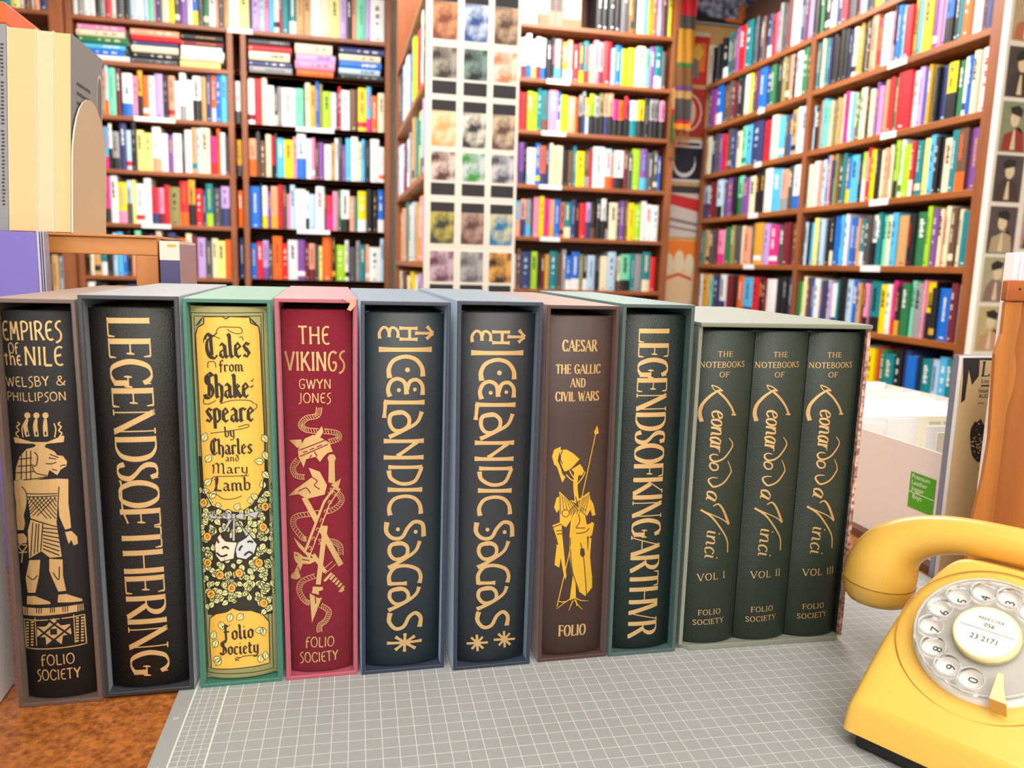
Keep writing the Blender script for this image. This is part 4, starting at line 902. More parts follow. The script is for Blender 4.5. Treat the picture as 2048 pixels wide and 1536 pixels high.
br('Tales', ST_BLK, 412, 716, 501, 713, 412, 668); br('from', ST_BLK, 437, 743, 487, 742, 437, 720); br('Shake-', ST_BLK, 410, 795, 510, 793, 410, 748); br('speare', ST_BLK, 411, 843, 509, 841, 411, 798)
br('by', ST_BLK, 449, 874, 470, 873, 449, 853); br('Charles', ST_BLK, 421, 908, 505, 906, 421, 877); br('and', ST_BLK, 450, 922, 479, 922, 450, 908); br('Mary', ST_BLK, 425, 946, 497, 945, 425, 926); br('Lamb', ST_BLK, 427, 981, 502, 979, 427, 955)
br('Folio', ST_BLK, 446, 1279, 508, 1274, 446, 1250); br('Society', ST_BLK, 441, 1308, 518, 1303, 441, 1282)
for p in (C3(300,380,330,345,420,345,480,350,490,385,440,390,380,360), C3(210,460,215,420,260,400,330,430), C3(240,640,245,600,290,600,300,640), C3(215,860,210,900,250,905,300,880), C3(330,905,420,880,540,880,580,905), C3(260,1120,380,1105,500,1085,540,1070,530,1055,460,1075), C3(560,960,600,930,590,900), C3(270,1470,280,1440,360,1435,540,1430), C4(240,20,300,30,360,65,440,60,490,40), C4(440,1245,500,1215,590,1205,610,1215), C4(470,1245,445,1240,450,1222,480,1225), C3(500,440,490,415,470,420), C3(575,720,565,740,555,735)):
    K.line(e, p, 1.5, INKB, .0005)
K.finish('title_lettering', 'printed_decoration')
# ---------------------------------------------------------------- rotary telephone
PH = thing('rotary_telephone', (.444, -.1446, TZ), math.radians(-60), 'yellow rotary dial telephone with a clear dial on the cutting mat', 'telephone')
M_YEL = mat('phone_yellow', (230, 184, 82), .3, coat=.25); M_YEL2 = mat('phone_seam', (176, 122, 22), .5); M_RUB = mat('phone_black', (24, 24, 24), .6)
t40 = math.radians(40); CT, ST = math.cos(t40), math.sin(t40)
def fp(a, v, up=0.0):      # point on the dial's slanted plane: a across, v up the slope, up = height over the dial plate
    return Vector((a, v * CT - ST * up, .0779 + v * ST + CT * up))
stations = [(-.0492, .0115, .050, .054), (-.0482, .0200, .0535, .0575), (-.0468, .0285, .0550, .058), (-.0450, .0322, .0555, .0585), (-.0432, .0332, .0556, .0585), (-.036, .0388, .056, .059), (-.0087, .0602, .0558, .0585), (.0126, .0781, .0535, .0575), (.0304, .0930, .0470, .056),
            (.0411, .1020, .0425, .054), (.0470, .1062, .0385, .052), (.0530, .1055, .037, .051), (.0575, .1005, .037, .051), (.0900, .0995, .037, .049), (.1010, .0930, .039, .05), (.1070, .0600, .044, .05), (.1090, .0115, .047, .05)]
b = MB(); rows = []
for (y, z, hw, hb) in stations:
    zb = min(.0115, z); r = []
    side = [(-hb, zb), (-(hb * .5 + hw * .5) - .0006, zb + (z - zb) * .55), (-hw - .0004, z - (z - zb) * .12), (-hw + .0035, z - (z - zb) * .012), (-hw * .55, z), (0, z)]
    full = side + [(-x, q) for x, q in side[-2::-1]]
    rows.append([(x, y, q) for x, q in full])
b.grid(rows, M_YEL)
body = b.build('body', PH, merge=True)
sm = body.modifiers.new('smooth', 'SUBSURF'); sm.levels = 2; sm.render_levels = 2
b = MB(); b.box((-.052, -.044, 0), (.052, .106, .0125), M_RUB); b.build('base_plate', PH, bevel=.003)
# ring groove moulded round the dial
b = MB(); rr = [fp(.0498 * math.cos(k * math.pi / 48), .0498 * math.sin(k * math.pi / 48), -.0072) for k in range(97)]
b.tube(rr, .00035, M_YEL2, 6); b.build('dial_groove', PH)
def disc(b, r, up, m, n=64, r0=0.0):
    A = [fp(r * math.cos(k * 2 * math.pi / n), r * math.sin(k * 2 * math.pi / n), up) for k in range(n)]
    if r0: b.grid([A + A[:1], [fp(r0 * math.cos(k * 2 * math.pi / n), r0 * math.sin(k * 2 * math.pi / n), up) for k in range(n)] + [fp(r0, 0, up)]], m, smooth=False)
    else: b.face(A, m)
def cyl(b, prof, m, n=64, cap=True):
    R_ = [[fp(r * math.cos(k * 2 * math.pi / n), r * math.sin(k * 2 * math.pi / n), up) for k in range(n)] for r, up in prof]
    b.grid(R_, m, closed=True); 
    if cap: b.face(R_[-1], m)
M_DIAL = mat('dial_white', (234, 232, 226), .35); M_INKP = mat('dial_print', (52, 50, 48), .6)
M_CLEAR = mat('clear_plastic', (250, 250, 248), .06, trans=1.0)
b = MB(); cyl(b, [(.0398, -.009), (.0398, -.0045), (.0386, -.0035)], M_DIAL)
def dtext(s, a, v, h, up, m, ax, ay, center=True):
    o = fp(a, v, up); ex = (fp(a + ax[0], v + ax[1], up) - o).normalized(); ey = (fp(a + ay[0], v + ay[1], up) - o).normalized() * h
    if center: o = o - ey * .5
    sans(b, s, o, ex, ey, m, center)
nums = {}
for d, ang in zip('1234567890', (28, 55, 82, 109, 136, 163, 190, 217, 244, 271)):
    A = math.radians(ang); dtext(d, .0278 * math.cos(A), .0278 * math.sin(A), .0052, -.0033, M_INKP, (0, 1), (-1, 0))
b.build('dial_plate', PH, recalc=False)
# finger wheel: clear disc with ten holes, standing just over the plate
n = 72; loops = [[Vector((.0378 * math.cos(k * 2 * math.pi / n), .0378 * math.sin(k * 2 * math.pi / n), 0)) for k in range(n)]]
for ang in (28, 55, 82, 109, 136, 163, 190, 217, 244, 271):
    A = math.radians(ang); loops.append([Vector((.0292 * math.cos(A) + .0066 * math.cos(-k * 2 * math.pi / 24), .0292 * math.sin(A) + .0066 * math.sin(-k * 2 * math.pi / 24), 0)) for k in range(24)])
flat = [p for l in loops for p in l]
b = MB()
for t in tessellate_polygon(loops):
    b.face([fp(flat[i].x, flat[i].y, .0016) for i in t], M_CLEAR); b.face([fp(flat[i].x, flat[i].y, -.0014) for i in reversed(t)], M_CLEAR)
for l in loops:
    for i in range(len(l)):
        p, q = l[i], l[(i + 1) % len(l)]; b.face([fp(p.x, p.y, -.0014), fp(q.x, q.y, -.0014), fp(q.x, q.y, .0016), fp(p.x, p.y, .0016)], M_CLEAR, True)
b.build('finger_wheel', PH, merge=True)
M_RIMC = mat('clear_rim', (244, 244, 242), .12, trans=.75)
b = MB()
for l in loops[1:]:
    c_ = sum(l, Vector()) / 24; b.tube([fp(c_.x + (p.x - c_.x) * 1.05, c_.y + (p.y - c_.y) * 1.05, .0018) for p in l + l[:2]], .0007, M_RIMC, 6)
b.tube([fp(p.x, p.y, .0016) for p in loops[0] + loops[0][:2]], .0009, M_RIMC, 6)
b.build('wheel_rims', PH)
b = MB(); M_CRM = mat('dial_cream', (238, 222, 164), .4); M_PAP = mat('dial_card', (240, 236, 220), .7)
cyl(b, [(.0176, -.002), (.0176, .0034), (.0168, .0046)], M_CRM); disc(b, .0158, .00475, M_PAP)
def lt(s, a, v, h): dtext(s, a, v, h, .0051, M_RUB, (1, 0), (0, 1))
lt('AREA CODE', .0005, .0085, .0018); lt('056', .0005, .0046, .0027); lt('23 2171', 0, -.0045, .0033)
b.face([fp(-.0145, .0009, .0049), fp(.0145, .0009, .0049), fp(.0145, .0012, .0049), fp(-.0145, .0012, .0049)], M_INKP)
b.build('number_label', PH, recalc=False)
b = MB(); M_FS = mat('finger_stop_cream', (226, 206, 150), .35); M_FSB = mat('finger_stop_tan', (196, 140, 56), .4)
P = [fp(.0135, -.0215, .004), fp(.0150, -.030, .0045), fp(.0165, -.0375, .0035), fp(.0170, -.0415, -.002)]
for i in range(3):
    w0, w1 = (.0012, .0026, .0042)[i], (.0026, .0042, .0044)[i]
    q = [P[i] - Vector((w0, 0, 0)), P[i] + Vector((w0, 0, 0)), P[i + 1] + Vector((w1, 0, 0)), P[i + 1] - Vector((w1, 0, 0))]
    b.prism(q, Vector((0, ST, -CT)) * .0012, M_FS if i < 2 else M_FSB)
b.build('finger_stop', PH)
# handset lying on the cradle
half = [(-.0905, .0485, .0150, 90), (-.0908, .0490, .0205, 90), (-.0912, .0545, .0240, 90), (-.0912, .0630, .0250, 88)]
half2 = [(-.0912, .0636, .0250, 88), (-.0905, .0715, .0249, 84), (-.0885, .0810, .0236, 74), (-.0830, .0915, .0205, 58), (-.0720, .1010, .0166, 36), (-.0560, .1085, .0140, 20), (-.0350, .1128, .0126, 8)]
def sec(a, z, r, ang, flatb=1.0, n=20):
    A = math.radians(ang); nx, nz = -math.sin(A), math.cos(A)
    return [(a + nx * r * math.cos(2 * math.pi * k / n), .0745 + r * flatb * math.sin(2 * math.pi * k / n), z + nz * r * math.cos(2 * math.pi * k / n)) for k in range(n)]
b = MB(); R_ = [sec(*q) for q in half2] + [sec(0, .1142, .0122, 0)] + [sec(-a, z, r, -g) for a, z, r, g in reversed(half2)]
b.grid(R_, M_YEL, closed=True); b.face(R_[0], M_YEL); b.face(R_[-1], M_YEL)
HS = b.build('handset', PH); sm = HS.modifiers.new('smooth', 'SUBSURF'); sm.levels = 1; sm.render_levels = 2
for sgn, nm in ((1, 'mouthpiece_cap'), (-1, 'earpiece_cap')):
    b = MB(); R_ = [sec(sgn * a, z, r, sgn * g) for a, z, r, g in half]; b.grid(R_, M_YEL, closed=True); b.face(R_[0], M_YEL); b.face(R_[-1], M_YEL); o = b.build(nm, HS)
    b = MB(); R_ = [sec(sgn * -.0912, z, .0252, sgn * 88) for z in (.0630, .0636)]; b.grid(R_, M_YEL2, closed=True); b.build('seam_ring', HS)
# ---------------------------------------------------------------- wooden rack with cream paperbacks, behind the boxed books
M_PINE = mat('pine', (196, 128, 58), .45, wood=((160, 96, 36), 0, 30)); M_PINEV = mat('pine_upright', (196, 126, 58), .45, wood=((156, 92, 36), 2, 30))
rk = thing('wooden_rack', (-.22, .30, TZ), 0, 'orange pine rack under the cream paperbacks and metal bookend', 'rack')
x0, x1 = -.16, .1283
b = MB(); b.box((x0, 0, .2842), (x1, .018, .3003), M_PINE); b.build('front_rail', rk, bevel=.001)
b = MB(); b.box((x0, .102, .2842), (x1, .12, .3003), M_PINE); b.build('back_rail', rk, bevel=.001)
b = MB(); b.box((x0, -.003, .3004), (x1, .123, .3028), M_PINE); b.build('top_board', rk, bevel=.0006)
for xa, ya in ((x1 - .0197, 0), (x0, 0), (x1 - .0197, .102), (x0, .102)):
    b = MB(); b.box((xa, ya, -.0024), (xa + .0197, ya + .018, .2841), M_PINEV); b.build('post', rk, bevel=.001)
M_FORE = [mat('fore_edge_%s' % w_, c_, .8, noise=(5, c2, .3)) for w_, c_, c2 in (('warm', (232, 196, 146), (224, 186, 134)), ('rosy', (236, 204, 168), (230, 196, 156)), ('buff', (234, 200, 148), (226, 188, 134)))]
def lean_box(b, xa, xb, ya, yb, z0, z1, m, k=.05):
    b.prism([(xa, ya, z0), (xb, ya, z0), (xb + k * (z1 - z0), ya, z1), (xa + k * (z1 - z0), ya, z1)], (0, yb - ya, 0), m)
M_GREYC = mat('grey_cover', (136, 138, 142), .5); M_CRC = mat('cream_cover', (240, 222, 196), .6)
def paperback(xa, xb, z1, mfore, label, back=None, front=None):
    t = thing('paperback', (0, .30, TZ + .3031), 0, label, 'book', 'cream paperbacks on the wooden rack')
    b = MB(); lean_box(b, xa + .0005, xb - .0005, .0004, .095, .0004, z1 - .0008, mfore); b.build('page_block', t)
    b = MB(); lean_box(b, xa, xa + .00045, 0, .097, 0, z1, front or M_CRC); lean_box(b, xb - .00045, xb, 0, .097, 0, z1, back or M_CRC); lean_box(b, xa, xb, .0955, .097, 0, z1, M_CRC); b.build('cover', t)
    return t
paperback(-.262, -.2243, .178, M_FORE[0], 'wide cream-edged paperback at the edge of the photo, outermost on the rack')
t = thing('paperback', (0, .30, TZ + .3031), 0, 'thin grey-spined paperback between the cream fore-edges', 'book', 'cream paperbacks on the wooden rack')
b = MB(); lean_box(b, -.2238, -.2165, 0, .1, 0, .178, M_GREYC); b.build('cover', t)
b = MB(); m_ = mat('grey_print', (58, 54, 52), .7)
rg = random.Random(8)
for k in range(44):
    z = .16 - .0032 * k
    if k in (9, 22): continue
    xx = -.2202 + .05 * z; b.box((xx - .0016 * rg.uniform(.5, 1), -.0002, z), (xx + .0016 * rg.uniform(.5, 1), .0001, z + .0016), m_)
b.build('spine_print', t)
paperback(-.2160, -.1930, .1765, M_FORE[0], 'thickest cream-edged paperback on the rack, beside the thin grey one')
paperback(-.1926, -.1792, .1758, M_FORE[1], 'pinkish fore-edged paperback second from the metal bookend')
t = paperback(-.1788, -.1650, .1752, M_FORE[2], 'cream-edged paperback with grey back cover against the bookend', back=M_GREYC)
b = MB(); k = .05
def cov(y, z): return (-.1649 + k * z + .00005, y, z)
for r_ in range(3):
    for q in range(9):
        if r_ == 2 and q > 4: continue
        b.face([cov(.016 + q * .0046, .134 - r_ * .0085), cov(.0194 + q * .0046, .134 - r_ * .0085), cov(.0194 + q * .0046, .137 - r_ * .0085), cov(.016 + q * .0046, .137 - r_ * .0085)], m_)
b.build('cover_blurb', t)
b = MB(); pts = [(.078, .083), (.096, .083), (.096, .135), (.095, .15), (.09, .158), (.084, .158), (.079, .15), (.078, .135)]
b.poly([cov(*p) for p in pts], mat('portrait_pale', (214, 200, 196), .6)); b.poly([tuple(Vector(cov(.0872 + (p[0] - .0872) * .8, .118 + (p[1] - .118) * .92)) + Vector((.00005, 0, 0))) for p in pts], mat('portrait_grey', (116, 108, 110), .6))
b.build('cover_portrait', t)
fb = thing('book', (-.25, .302, TZ + .3031 + .179), 0, 'orange book lying flat on top of the cream paperbacks', 'book')
b = MB(); b.box((-.02, 0, 0), (.0415, .1, .018), mat('flat_orange', (226, 92, 22), .5)); b.build('cover', fb, bevel=.001)
bk = thing('bookend', (0, .30, TZ + .3029), 0, 'beige metal bookend with arched top holding the cream paperbacks', 'bookend')
M_BE = mat('bookend_beige', (206, 184, 150), .4); AX = -.1640
arch = [(-.004, 0), (.103, 0), (.103, .055)] + [(.0495 + .0535 * math.cos(a), .065 + .062 * math.sin(a)) for a in [math.pi * q / 14 for q in range(15)]] + [(-.004, .055)]
b = MB(); b.prism([(AX + k * z + .0004, y, z) for y, z in arch], (.0011, 0, 0), M_BE, mat('bookend_rim', (240, 230, 206), .4)); b.build('upright_plate', bk)
b = MB(); b.box((AX, .0, -.0001), (AX + .0016, .1, .0008), M_BE); b.build('foot_plate', bk)
# purple sleeve-covered album and the small book beside the rack
al = thing('album', (-.222, .262, TZ), 0, 'purple album in a clear sleeve standing before the wooden rack', 'album')
b = MB(); b.box((-.06, 0, -.0024), (.0405, .012, .3020), mat('album_purple', (112, 98, 182), .4)); b.build('cover', al, bevel=.0006)
b = MB(); m_ = mat('sleeve_edge', (200, 196, 222), .15, trans=.3)
b.box((.0408, -.0006, -.0024), (.0425, .0125, .3027), m_); b.box((.0436, -.0006, -.0024), (.0442, .0125, .3027), m_); b.box((.0408, .0122, -.0024), (.0462, .0126, .3027), m_); b.box((.0455, -.0006, -.0024), (.0462, .0125, .3027), m_); b.build('sleeve', al)
sb = thing('book', (-.0812, .301, TZ), 0, 'tall navy book with a cream spine label beside the wooden rack', 'book')
b = MB(); b.box((-.0088, 0, -.0024), (.0088, .088, .2805), mat('spine_navy', (70, 66, 112), .5)); b.build('cover', sb)
b = MB(); b.box((-.0089, -.0002, .2806), (.0087, .088, .2986), mat('spine_cream', (226, 216, 202), .6)); b.box((-.002, -.0004, .293), (.0058, -.0002, .2955), mat('spine_gold', (214, 168, 60), .5)); b.build('spine_label', sb)
b = MB(); b.box((.0088, .0005, -.0024), (.0092, .0875, .296), mat('cover_mauve', (176, 142, 146), .5)); b.build('side_cover', sb)
# white carton at the counter's outer side
wc = thing('carton', (-.139, .047, TZ), math.radians(1), 'plain white carton beside the taupe slipcase', 'carton')
M_WH = mat('white_card', (236, 236, 236), .55)
b = MB(); b.box((-.12, -.33, -.0024), (0, 0, .2), M_WH); b.build('carton_body', wc, bevel=.002)
b = MB(); b.box((-.1205, -.331, .196), (.0008, .0008, .203), M_WH); b.build('lid', wc, bevel=.001)

# ---------------------------------------------------------------- print box, magazine and wooden rack by the telephone
BX = .648; zt = on_x(1727, 858, BX).z - TZ
y0_, y1_ = .118, .60
bo = thing('print_box', (BX, y0_, TZ), 0, 'open white cardboard box with a green sticker full of prints', 'box')
M_BOXW = mat('box_card', (226, 216, 210), .6); dpt = y1_ - y0_; wdt = .30
b = MB(); b.box((0, 0, .0065), (.0025, dpt, zt), M_BOXW); b.build('side_panel', bo)
b = MB(); b.box((wdt - .0025, 0, .0065), (wdt, dpt, zt - .004), M_BOXW); b.build('side_panel', bo)
b = MB(); b.box((.0026, 0, .0065), (wdt - .0026, .0025, zt - .002), M_BOXW); b.build('end_panel', bo)
b = MB(); b.box((.0026, dpt - .0025, .0065), (wdt - .0026, dpt, zt - .002), M_BOXW); b.build('end_panel', bo)
b = MB(); b.box((.0026, .0026, .0065), (wdt - .0026, dpt - .0026, .009), M_BOXW); b.build('bottom_panel', bo)
def bx(px, py): q = on_x(px, py, BX - .0002); return Vector((-.0003, q.y - y0_, q.z - TZ))
M_GRN = mat('sticker_green', (70, 160, 18), .5); M_STW = mat('sticker_print', (228, 240, 214), .6)
b = MB(); q = [bx(1822, 944), bx(1873, 958), bx(1866, 1032), bx(1818, 1015)]
yl, yr, zt_, zb_ = q[0].y, q[1].y, (q[0].z + q[1].z) / 2, (q[2].z + q[3].z) / 2
b.face([(-.0003, yl, zt_), (-.0003, yr, zt_), (-.0003, yr, zb_), (-.0003, yl, zb_)], M_GRN)
hh = (zt_ - zb_); W_ = yl - yr
for s_, f_, in_ in (('Premium', .17, .06), ('Leather', .34, .08), ('Jogger', .51, .1), ('Boys', .72, .16)):
    sans(b, s_, (-.0005, yl - W_ * in_, zt_ - hh * f_), (0, -1, 0), (0, 0, hh * .135), M_STW)
b.box((-.0005, yr, zt_ - hh * .575), (-.0003, yl, zt_ - hh * .56), M_STW)
b.build('sticker', bo, recalc=False)
b = MB(); c_ = bx(1836, 1037); b.face([(-.0004, c_.y + .006 * math.cos(a * .5236), c_.z - .004 + .006 * math.sin(a * .5236)) for a in range(12)], mat('box_hole', (128, 116, 110), .8)); b.build('finger_hole', bo)
tr = thing('thin_board', (BX + .1, y0_ + .24, TZ), 0, 'thin dark brown board under the white print box', 'board')  # thin dark brown slab between the counter and the box
b = MB(); b.box((-.112, -.25, -.0024), (.21, .25, .0062), mat('board_brown', (96, 58, 36), .5)); b.build('board_sheet', tr)
# prints standing in the box
PW = [mat('print_sheet_%d' % i, c_, .7) for i, c_ in enumerate(((244, 246, 248), (238, 240, 246), (248, 242, 218), (240, 236, 226)))]
sheets = [(.585, 1820, 765, 0), (.545, 1833, 778, 2), (.505, 1845, 785, 1), (.465, 1858, 791, 2), (.43, 1870, 797, 0), (.395, 1893, 803, 0), (.36, 1905, 812, 1), (.33, 1915, 822, 0), (.305, 1915, 826, 0), (.28, 1915, 831, 1)]
for i, (y, px, py, mi) in enumerate(sheets):
    q = on_y(px, py, y); zz = q.z - TZ; xr = min(q.x, BX + wdt - .004)
    b = MB(); b.box((BX + .004, y, .0092), (xr, y + .0022, zz), PW[mi])
    o = b.build('print', None, loc=(0, 0, TZ)); tag(o, f'blank {("white", "bluish white", "cream", "ivory")[mi]} mount card, {ordinal(i + 1)} from the back of the print box', 'print', 'mounted prints in the white box')
def card(px0, py0, px1, y, m, label, tilt=0.0):
    a, c_ = on_y(px0, py0, y), on_y(px1, py0, y)
    b = MB(); b.prism([(max(a.x, BX + .004), y, TZ + .0092), (c_.x, y, TZ + .0092), (c_.x + tilt, y, a.z), (max(a.x, BX + .004) + tilt, y, a.z)], (0, .0015, 0), m)
    o = thing('print', (0, 0, 0), 0, label, 'print', 'mounted prints in the white box'); b.build('card', o); return o, a, c_
card(1730, 846, 1778, .255, PW[3], 'small pale print at the outer front corner of the print box')
card(1782, 838, 1834, .235, PW[1], 'tilted white print beside the cream Greek print', -.004)
o, a, c_ = card(1840, 833, 1925, .195, PW[2], 'cream print with a small Greek caption at the front of the print box')
b = MB(); q = on_y(1859, 849, .1945); sans(b, 'ΕΛΛΑΣ · GREECE', q, (1, 0, 0), (0, 0, .0030), mat('caption_grey', (120, 116, 104), .7)); b.build('caption', o, recalc=False)
card(1854, 853, 1925, .165, PW[0], 'white print standing in front of the Greek print')
card(1876, 866, 1900, .145, PW[2], 'narrow cream card foremost in the print box')
# wooden rack: carved upright, cap and side board
YR_ = .05
wr = thing('wooden_rack', (.62, YR_, TZ), 0, 'rough carved orange wood rack side beside the telephone', 'rack')
def rp(px, py, y=YR_): q = on_y(px, py, y); return Vector((q.x - .62, y - YR_, q.z - TZ))
M_RW = mat('carved_wood', (194, 124, 52), .5, wood=((146, 86, 32), 2, 34)); M_RWD = mat('rack_side_shaded', (168, 100, 40), .5, wood=((134, 76, 28), 2, 30))  # the side board's shade is put into its darker wood colour
P = [rp(*q) for q in ((2012, 604), (2005, 668), (1998, 688), (1991, 708), (1989, 740), (1980, 880), (1966, 960), (1945, 1046))]
bl = Vector((P[-1].x - .001, 0, -.0024)); R2 = [rp(*q) for q in ((1986, 1048), (2004, 905), (2014, 820), (2030, 770), (2034, 735), (2030, 700), (2042, 640), (2046, 604))]
b = MB(); b.prism(P + [bl, Vector((R2[0].x - .001, 0, -.0024))] + R2, (0, .004, 0), M_RW); b.build('carved_upright', wr, bevel=.0008)
cp = rp(2014, 560); b = MB(); b.box((cp.x - .0005, -.002, rp(2014, 602).z), (cp.x + .06, .0042, cp.z), mat('cap_wood', (178, 100, 42), .45, wood=((146, 76, 28), 0, 30))); b.build('cap_block', wr, bevel=.0012)
b = MB(); q = rp(2036, 578); b.tube([q + Vector((0, -.0023, 0)), q + Vector((0, -.0016, 0))], .0011, M_RUB, 10); b.build('nail_hole', wr)
b = MB(); b.box((R2[0].x - .006, .0044, -.0024), (R2[0].x + .12, .012, cp.z - .012), M_RWD); b.build('side_board', wr)
# white catalogue standing inside the rack, its page edges showing over the cap
q = rp(2011, 508, YR_ + .024); pc = thing('catalogue', (.62 + q.x, YR_ + .0135, TZ), 0, 'thick white catalogue with page edges rising over the carved rack', 'catalogue')
b = MB(); n_ = 26
for i in range(n_):
    zz = q.z + .0016 * math.sin(i * .9) + .004 * (i / n_); b.box((.0022 + i * .0042, .0004, -.0024), (.0022 + i * .0042 + .0036, .0105, zz), mat('catalogue_pages', (240, 238, 240), .7) if i % 3 else mat('catalogue_pages_cool', (214, 212, 222), .7))
b.build('page_block', pc)
b = MB(); b.box((0, 0, -.0024), (.002, .0105, q.z + .001), mat('catalogue_cover', (246, 244, 246), .6)); b.build('cover', pc, bevel=.0006)
# sleeved magazine between the box and the rack
MY = .104
def mp(px, py): q = on_y(px, py, MY); return Vector((q.x - .63, 0, q.z - TZ))
mg = thing('magazine', (.63, MY, TZ), 0, 'cream literary magazine with black ink blots in a clear sleeve', 'magazine')
lt_ = mp(1917, 711); xl, ztop = lt_.x, lt_.z; M_MAGC = mat('magazine_cream', (216, 190, 142), .55); M_MAGK = mat('magazine_black', (34, 30, 28), .6)
b = MB(); b.box((xl + .0022, .0008, -.0024), (xl + .15, .005, ztop - .001), mat('magazine_white', (238, 238, 240), .6)); b.build('page_block', mg)
b = MB(); x_c = xl + .0062; b.box((x_c, .0002, -.0024), (xl + .148, .0007, ztop - .0025), M_MAGC)
def mq(px, py): v = mp(px, py); return (v.x, .0001, v.z)
rg = random.Random(12)
b.poly([mq(1927, 716), mq(1960, 716), mq(1958, 752), mq(1944, 770), mq(1938, 740), mq(1930, 800), mq(1922, 806), mq(1926, 760)], M_MAGK)
b.poly([mq(1960, 716), mq(2010, 716), mq(2010, 722), mq(1960, 720)], M_MAGK)
def blot(px, py, r, n): b.poly([mq(px + r * rg.uniform(.6, 1.3) * math.cos(a * 6.283 / n), py + r * rg.uniform(.6, 1.3) * math.sin(a * 6.283 / n)) for a in range(n)], M_MAGK)
b.poly([mq(1958 + 20 * math.cos(a * .349) * rg.uniform(.85, 1.1), 882 + 42 * math.sin(a * .349) * rg.uniform(.9, 1.08)) for a in range(18)], M_MAGK)
for _ in range(46):
    A, rr = rg.uniform(0, 6.28), rg.uniform(.1, .95)
    px, py = 1958 + 20 * rr * math.cos(A), 882 + 42 * rr * math.sin(A); s_ = rg.uniform(.8, 2.2)
    b.poly([(lambda v: (v.x, 0, v.z))(mp(px + s_ * math.cos(t * 1.05) * rg.uniform(.5, 1.4), py + s_ * math.sin(t * 1.05) * rg.uniform(.5, 1.4))) for t in range(6)], M_MAGC)
for s_, px, py, h_ in (('Lite', 1962, 766, 9), ('Issue', 1957, 785, 9), ('AUD', 1957, 796, 8), ('www.', 1955, 808, 5)):
    o_ = mp(px, py); sans(b, s_, (o_.x, 0, o_.z), (1, 0, 0), (0, 0, mp(px, py - h_).z - o_.z), M_MAGK)
# the big serif initial
sf = Surf(lambda u: 0.0); o_ = mp(1963, 752); tp = mp(1963, 724); text_run(b, 'L', ST_SLAB, (o_.x, o_.z), (o_.x + .0085, o_.z), (o_.x, tp.z), sf, M_MAGK, 0)
b.box((mp(1962, 770).x, -.0001, mp(1962, 773).z), (mp(1992, 770).x, .0001, mp(1962, 770).z), M_MAGK)
b.build('cover', mg, recalc=False)
b = MB(); ms = mat('sleeve_clear', (236, 240, 248), .08, trans=.85); b.box((xl, -.0002, -.0024), (xl + .0006, .0056, ztop), mat('sleeve_edge_dark', (120, 124, 140), .3)); b.box((xl + .0006, .0052, -.0024), (xl + .15, .0056, ztop + .0004), ms); b.build('sleeve', mg)

# ---------------------------------------------------------------- postcard panels
M_PANEL = mat('panel_paper', (236, 230, 218), .7); M_CARDW = mat('postcard_white', (240, 236, 226), .6); M_HEAD = mat('postcard_black', (36, 36, 40), .6)
pn_ = thing('display_panel', (.354, YP, 0), 0, 'tall cream end panel covered with three columns of postcards', 'panel')
b = MB(); b.box((-.001, .004, .02), (.299, .024, 2.6), M_PANEL); b.build('panel_board', pn_)
imgs = [[('desert', (214, 150, 108), (130, 66, 48)), ('storm', (196, 212, 234), (44, 74, 140)), ('brown interior', (190, 160, 132), (84, 60, 50))],
        [('grey moor', (166, 160, 146), (52, 48, 46)), ('black and green', (120, 150, 142), (30, 32, 34)), ('white and rust', (232, 218, 198), (196, 130, 92))],
        [('gold', (240, 222, 184), (222, 170, 104)), ('black and white', (226, 222, 208), (44, 42, 42)), ('tan and brown', (206, 186, 158), (96, 62, 50))],
        [('dark red', (224, 204, 194), (84, 48, 46)), ('bright green', (206, 214, 222), (58, 150, 60)), ('slate', (206, 206, 212), (72, 72, 84))],
        [('olive', (190, 176, 84), (46, 56, 40)), ('dusty brown', (186, 150, 136), (88, 60, 56)), ('sea blue', (208, 204, 160), (28, 118, 168))],
        [('plum', (202, 176, 192), (104, 54, 78)), ('grey', (176, 174, 174), (98, 96, 102)), ('amber and black', (228, 166, 76), (44, 32, 26))]]
rowsz = [(1.13, .972, 'h'), (.962, .806, 's'), (.802, .648, 'h'), (.644, .494, 's'), (.486, .342, 'h'), (.330, .166, 's')]
colsx = [(.366, .454), (.466, .552), (.562, .648)]
def noise_img(nm, c1, c2, sc): return mat('image_' + nm, c1, .55, noise=(sc, c2, .09))
for r_, (za, zb, kind) in enumerate(rowsz):
    for c_, (xa, xb) in enumerate(colsx):
        nm, c1, c2 = imgs[r_][c_]; t = thing('postcard', ((xa + xb) / 2, YP + .0035, TZ + zb), 0, f'{nm} postcard, {ORD[c_]} column and {ORD[r_]} row from the top of the cream panel', 'postcard', 'postcards on the cream panel')
        hw = (xb - xa) / 2; H = za - zb; b = MB(); b.box((-hw, 0, 0), (hw, .0005, H), M_CARDW); b.build('card', t)
        m_ = noise_img(nm.replace(' ', '_'), c1, c2, 22); b = MB(); s_ = hw - .005
        if kind == 'h': b.box((-s_, -.0002, .006), (s_, -.0001, H * .74), m_)
        else: b.box((-s_, -.0002, H * .36), (s_, -.0001, H - .006), m_)
        b.build('picture', t)
        b = MB()
        if kind == 'h': b.box((-s_, -.0002, H * .745), (s_, -.0001, H - .006), M_HEAD)
        else: b.box((-s_, -.0002, .008), (s_, -.0001, H * .31), M_HEAD)
        b.build('black_band', t)
pn2 = thing('display_panel', (1.962, 1.494, 0), 0, 'narrow white end panel hung with small portrait prints, beside the side wall bookcase', 'panel')
b = MB(); b.box((0, 0, .02), (.33, .022, 2.6), M_PANEL); b.build('panel_board', pn2)
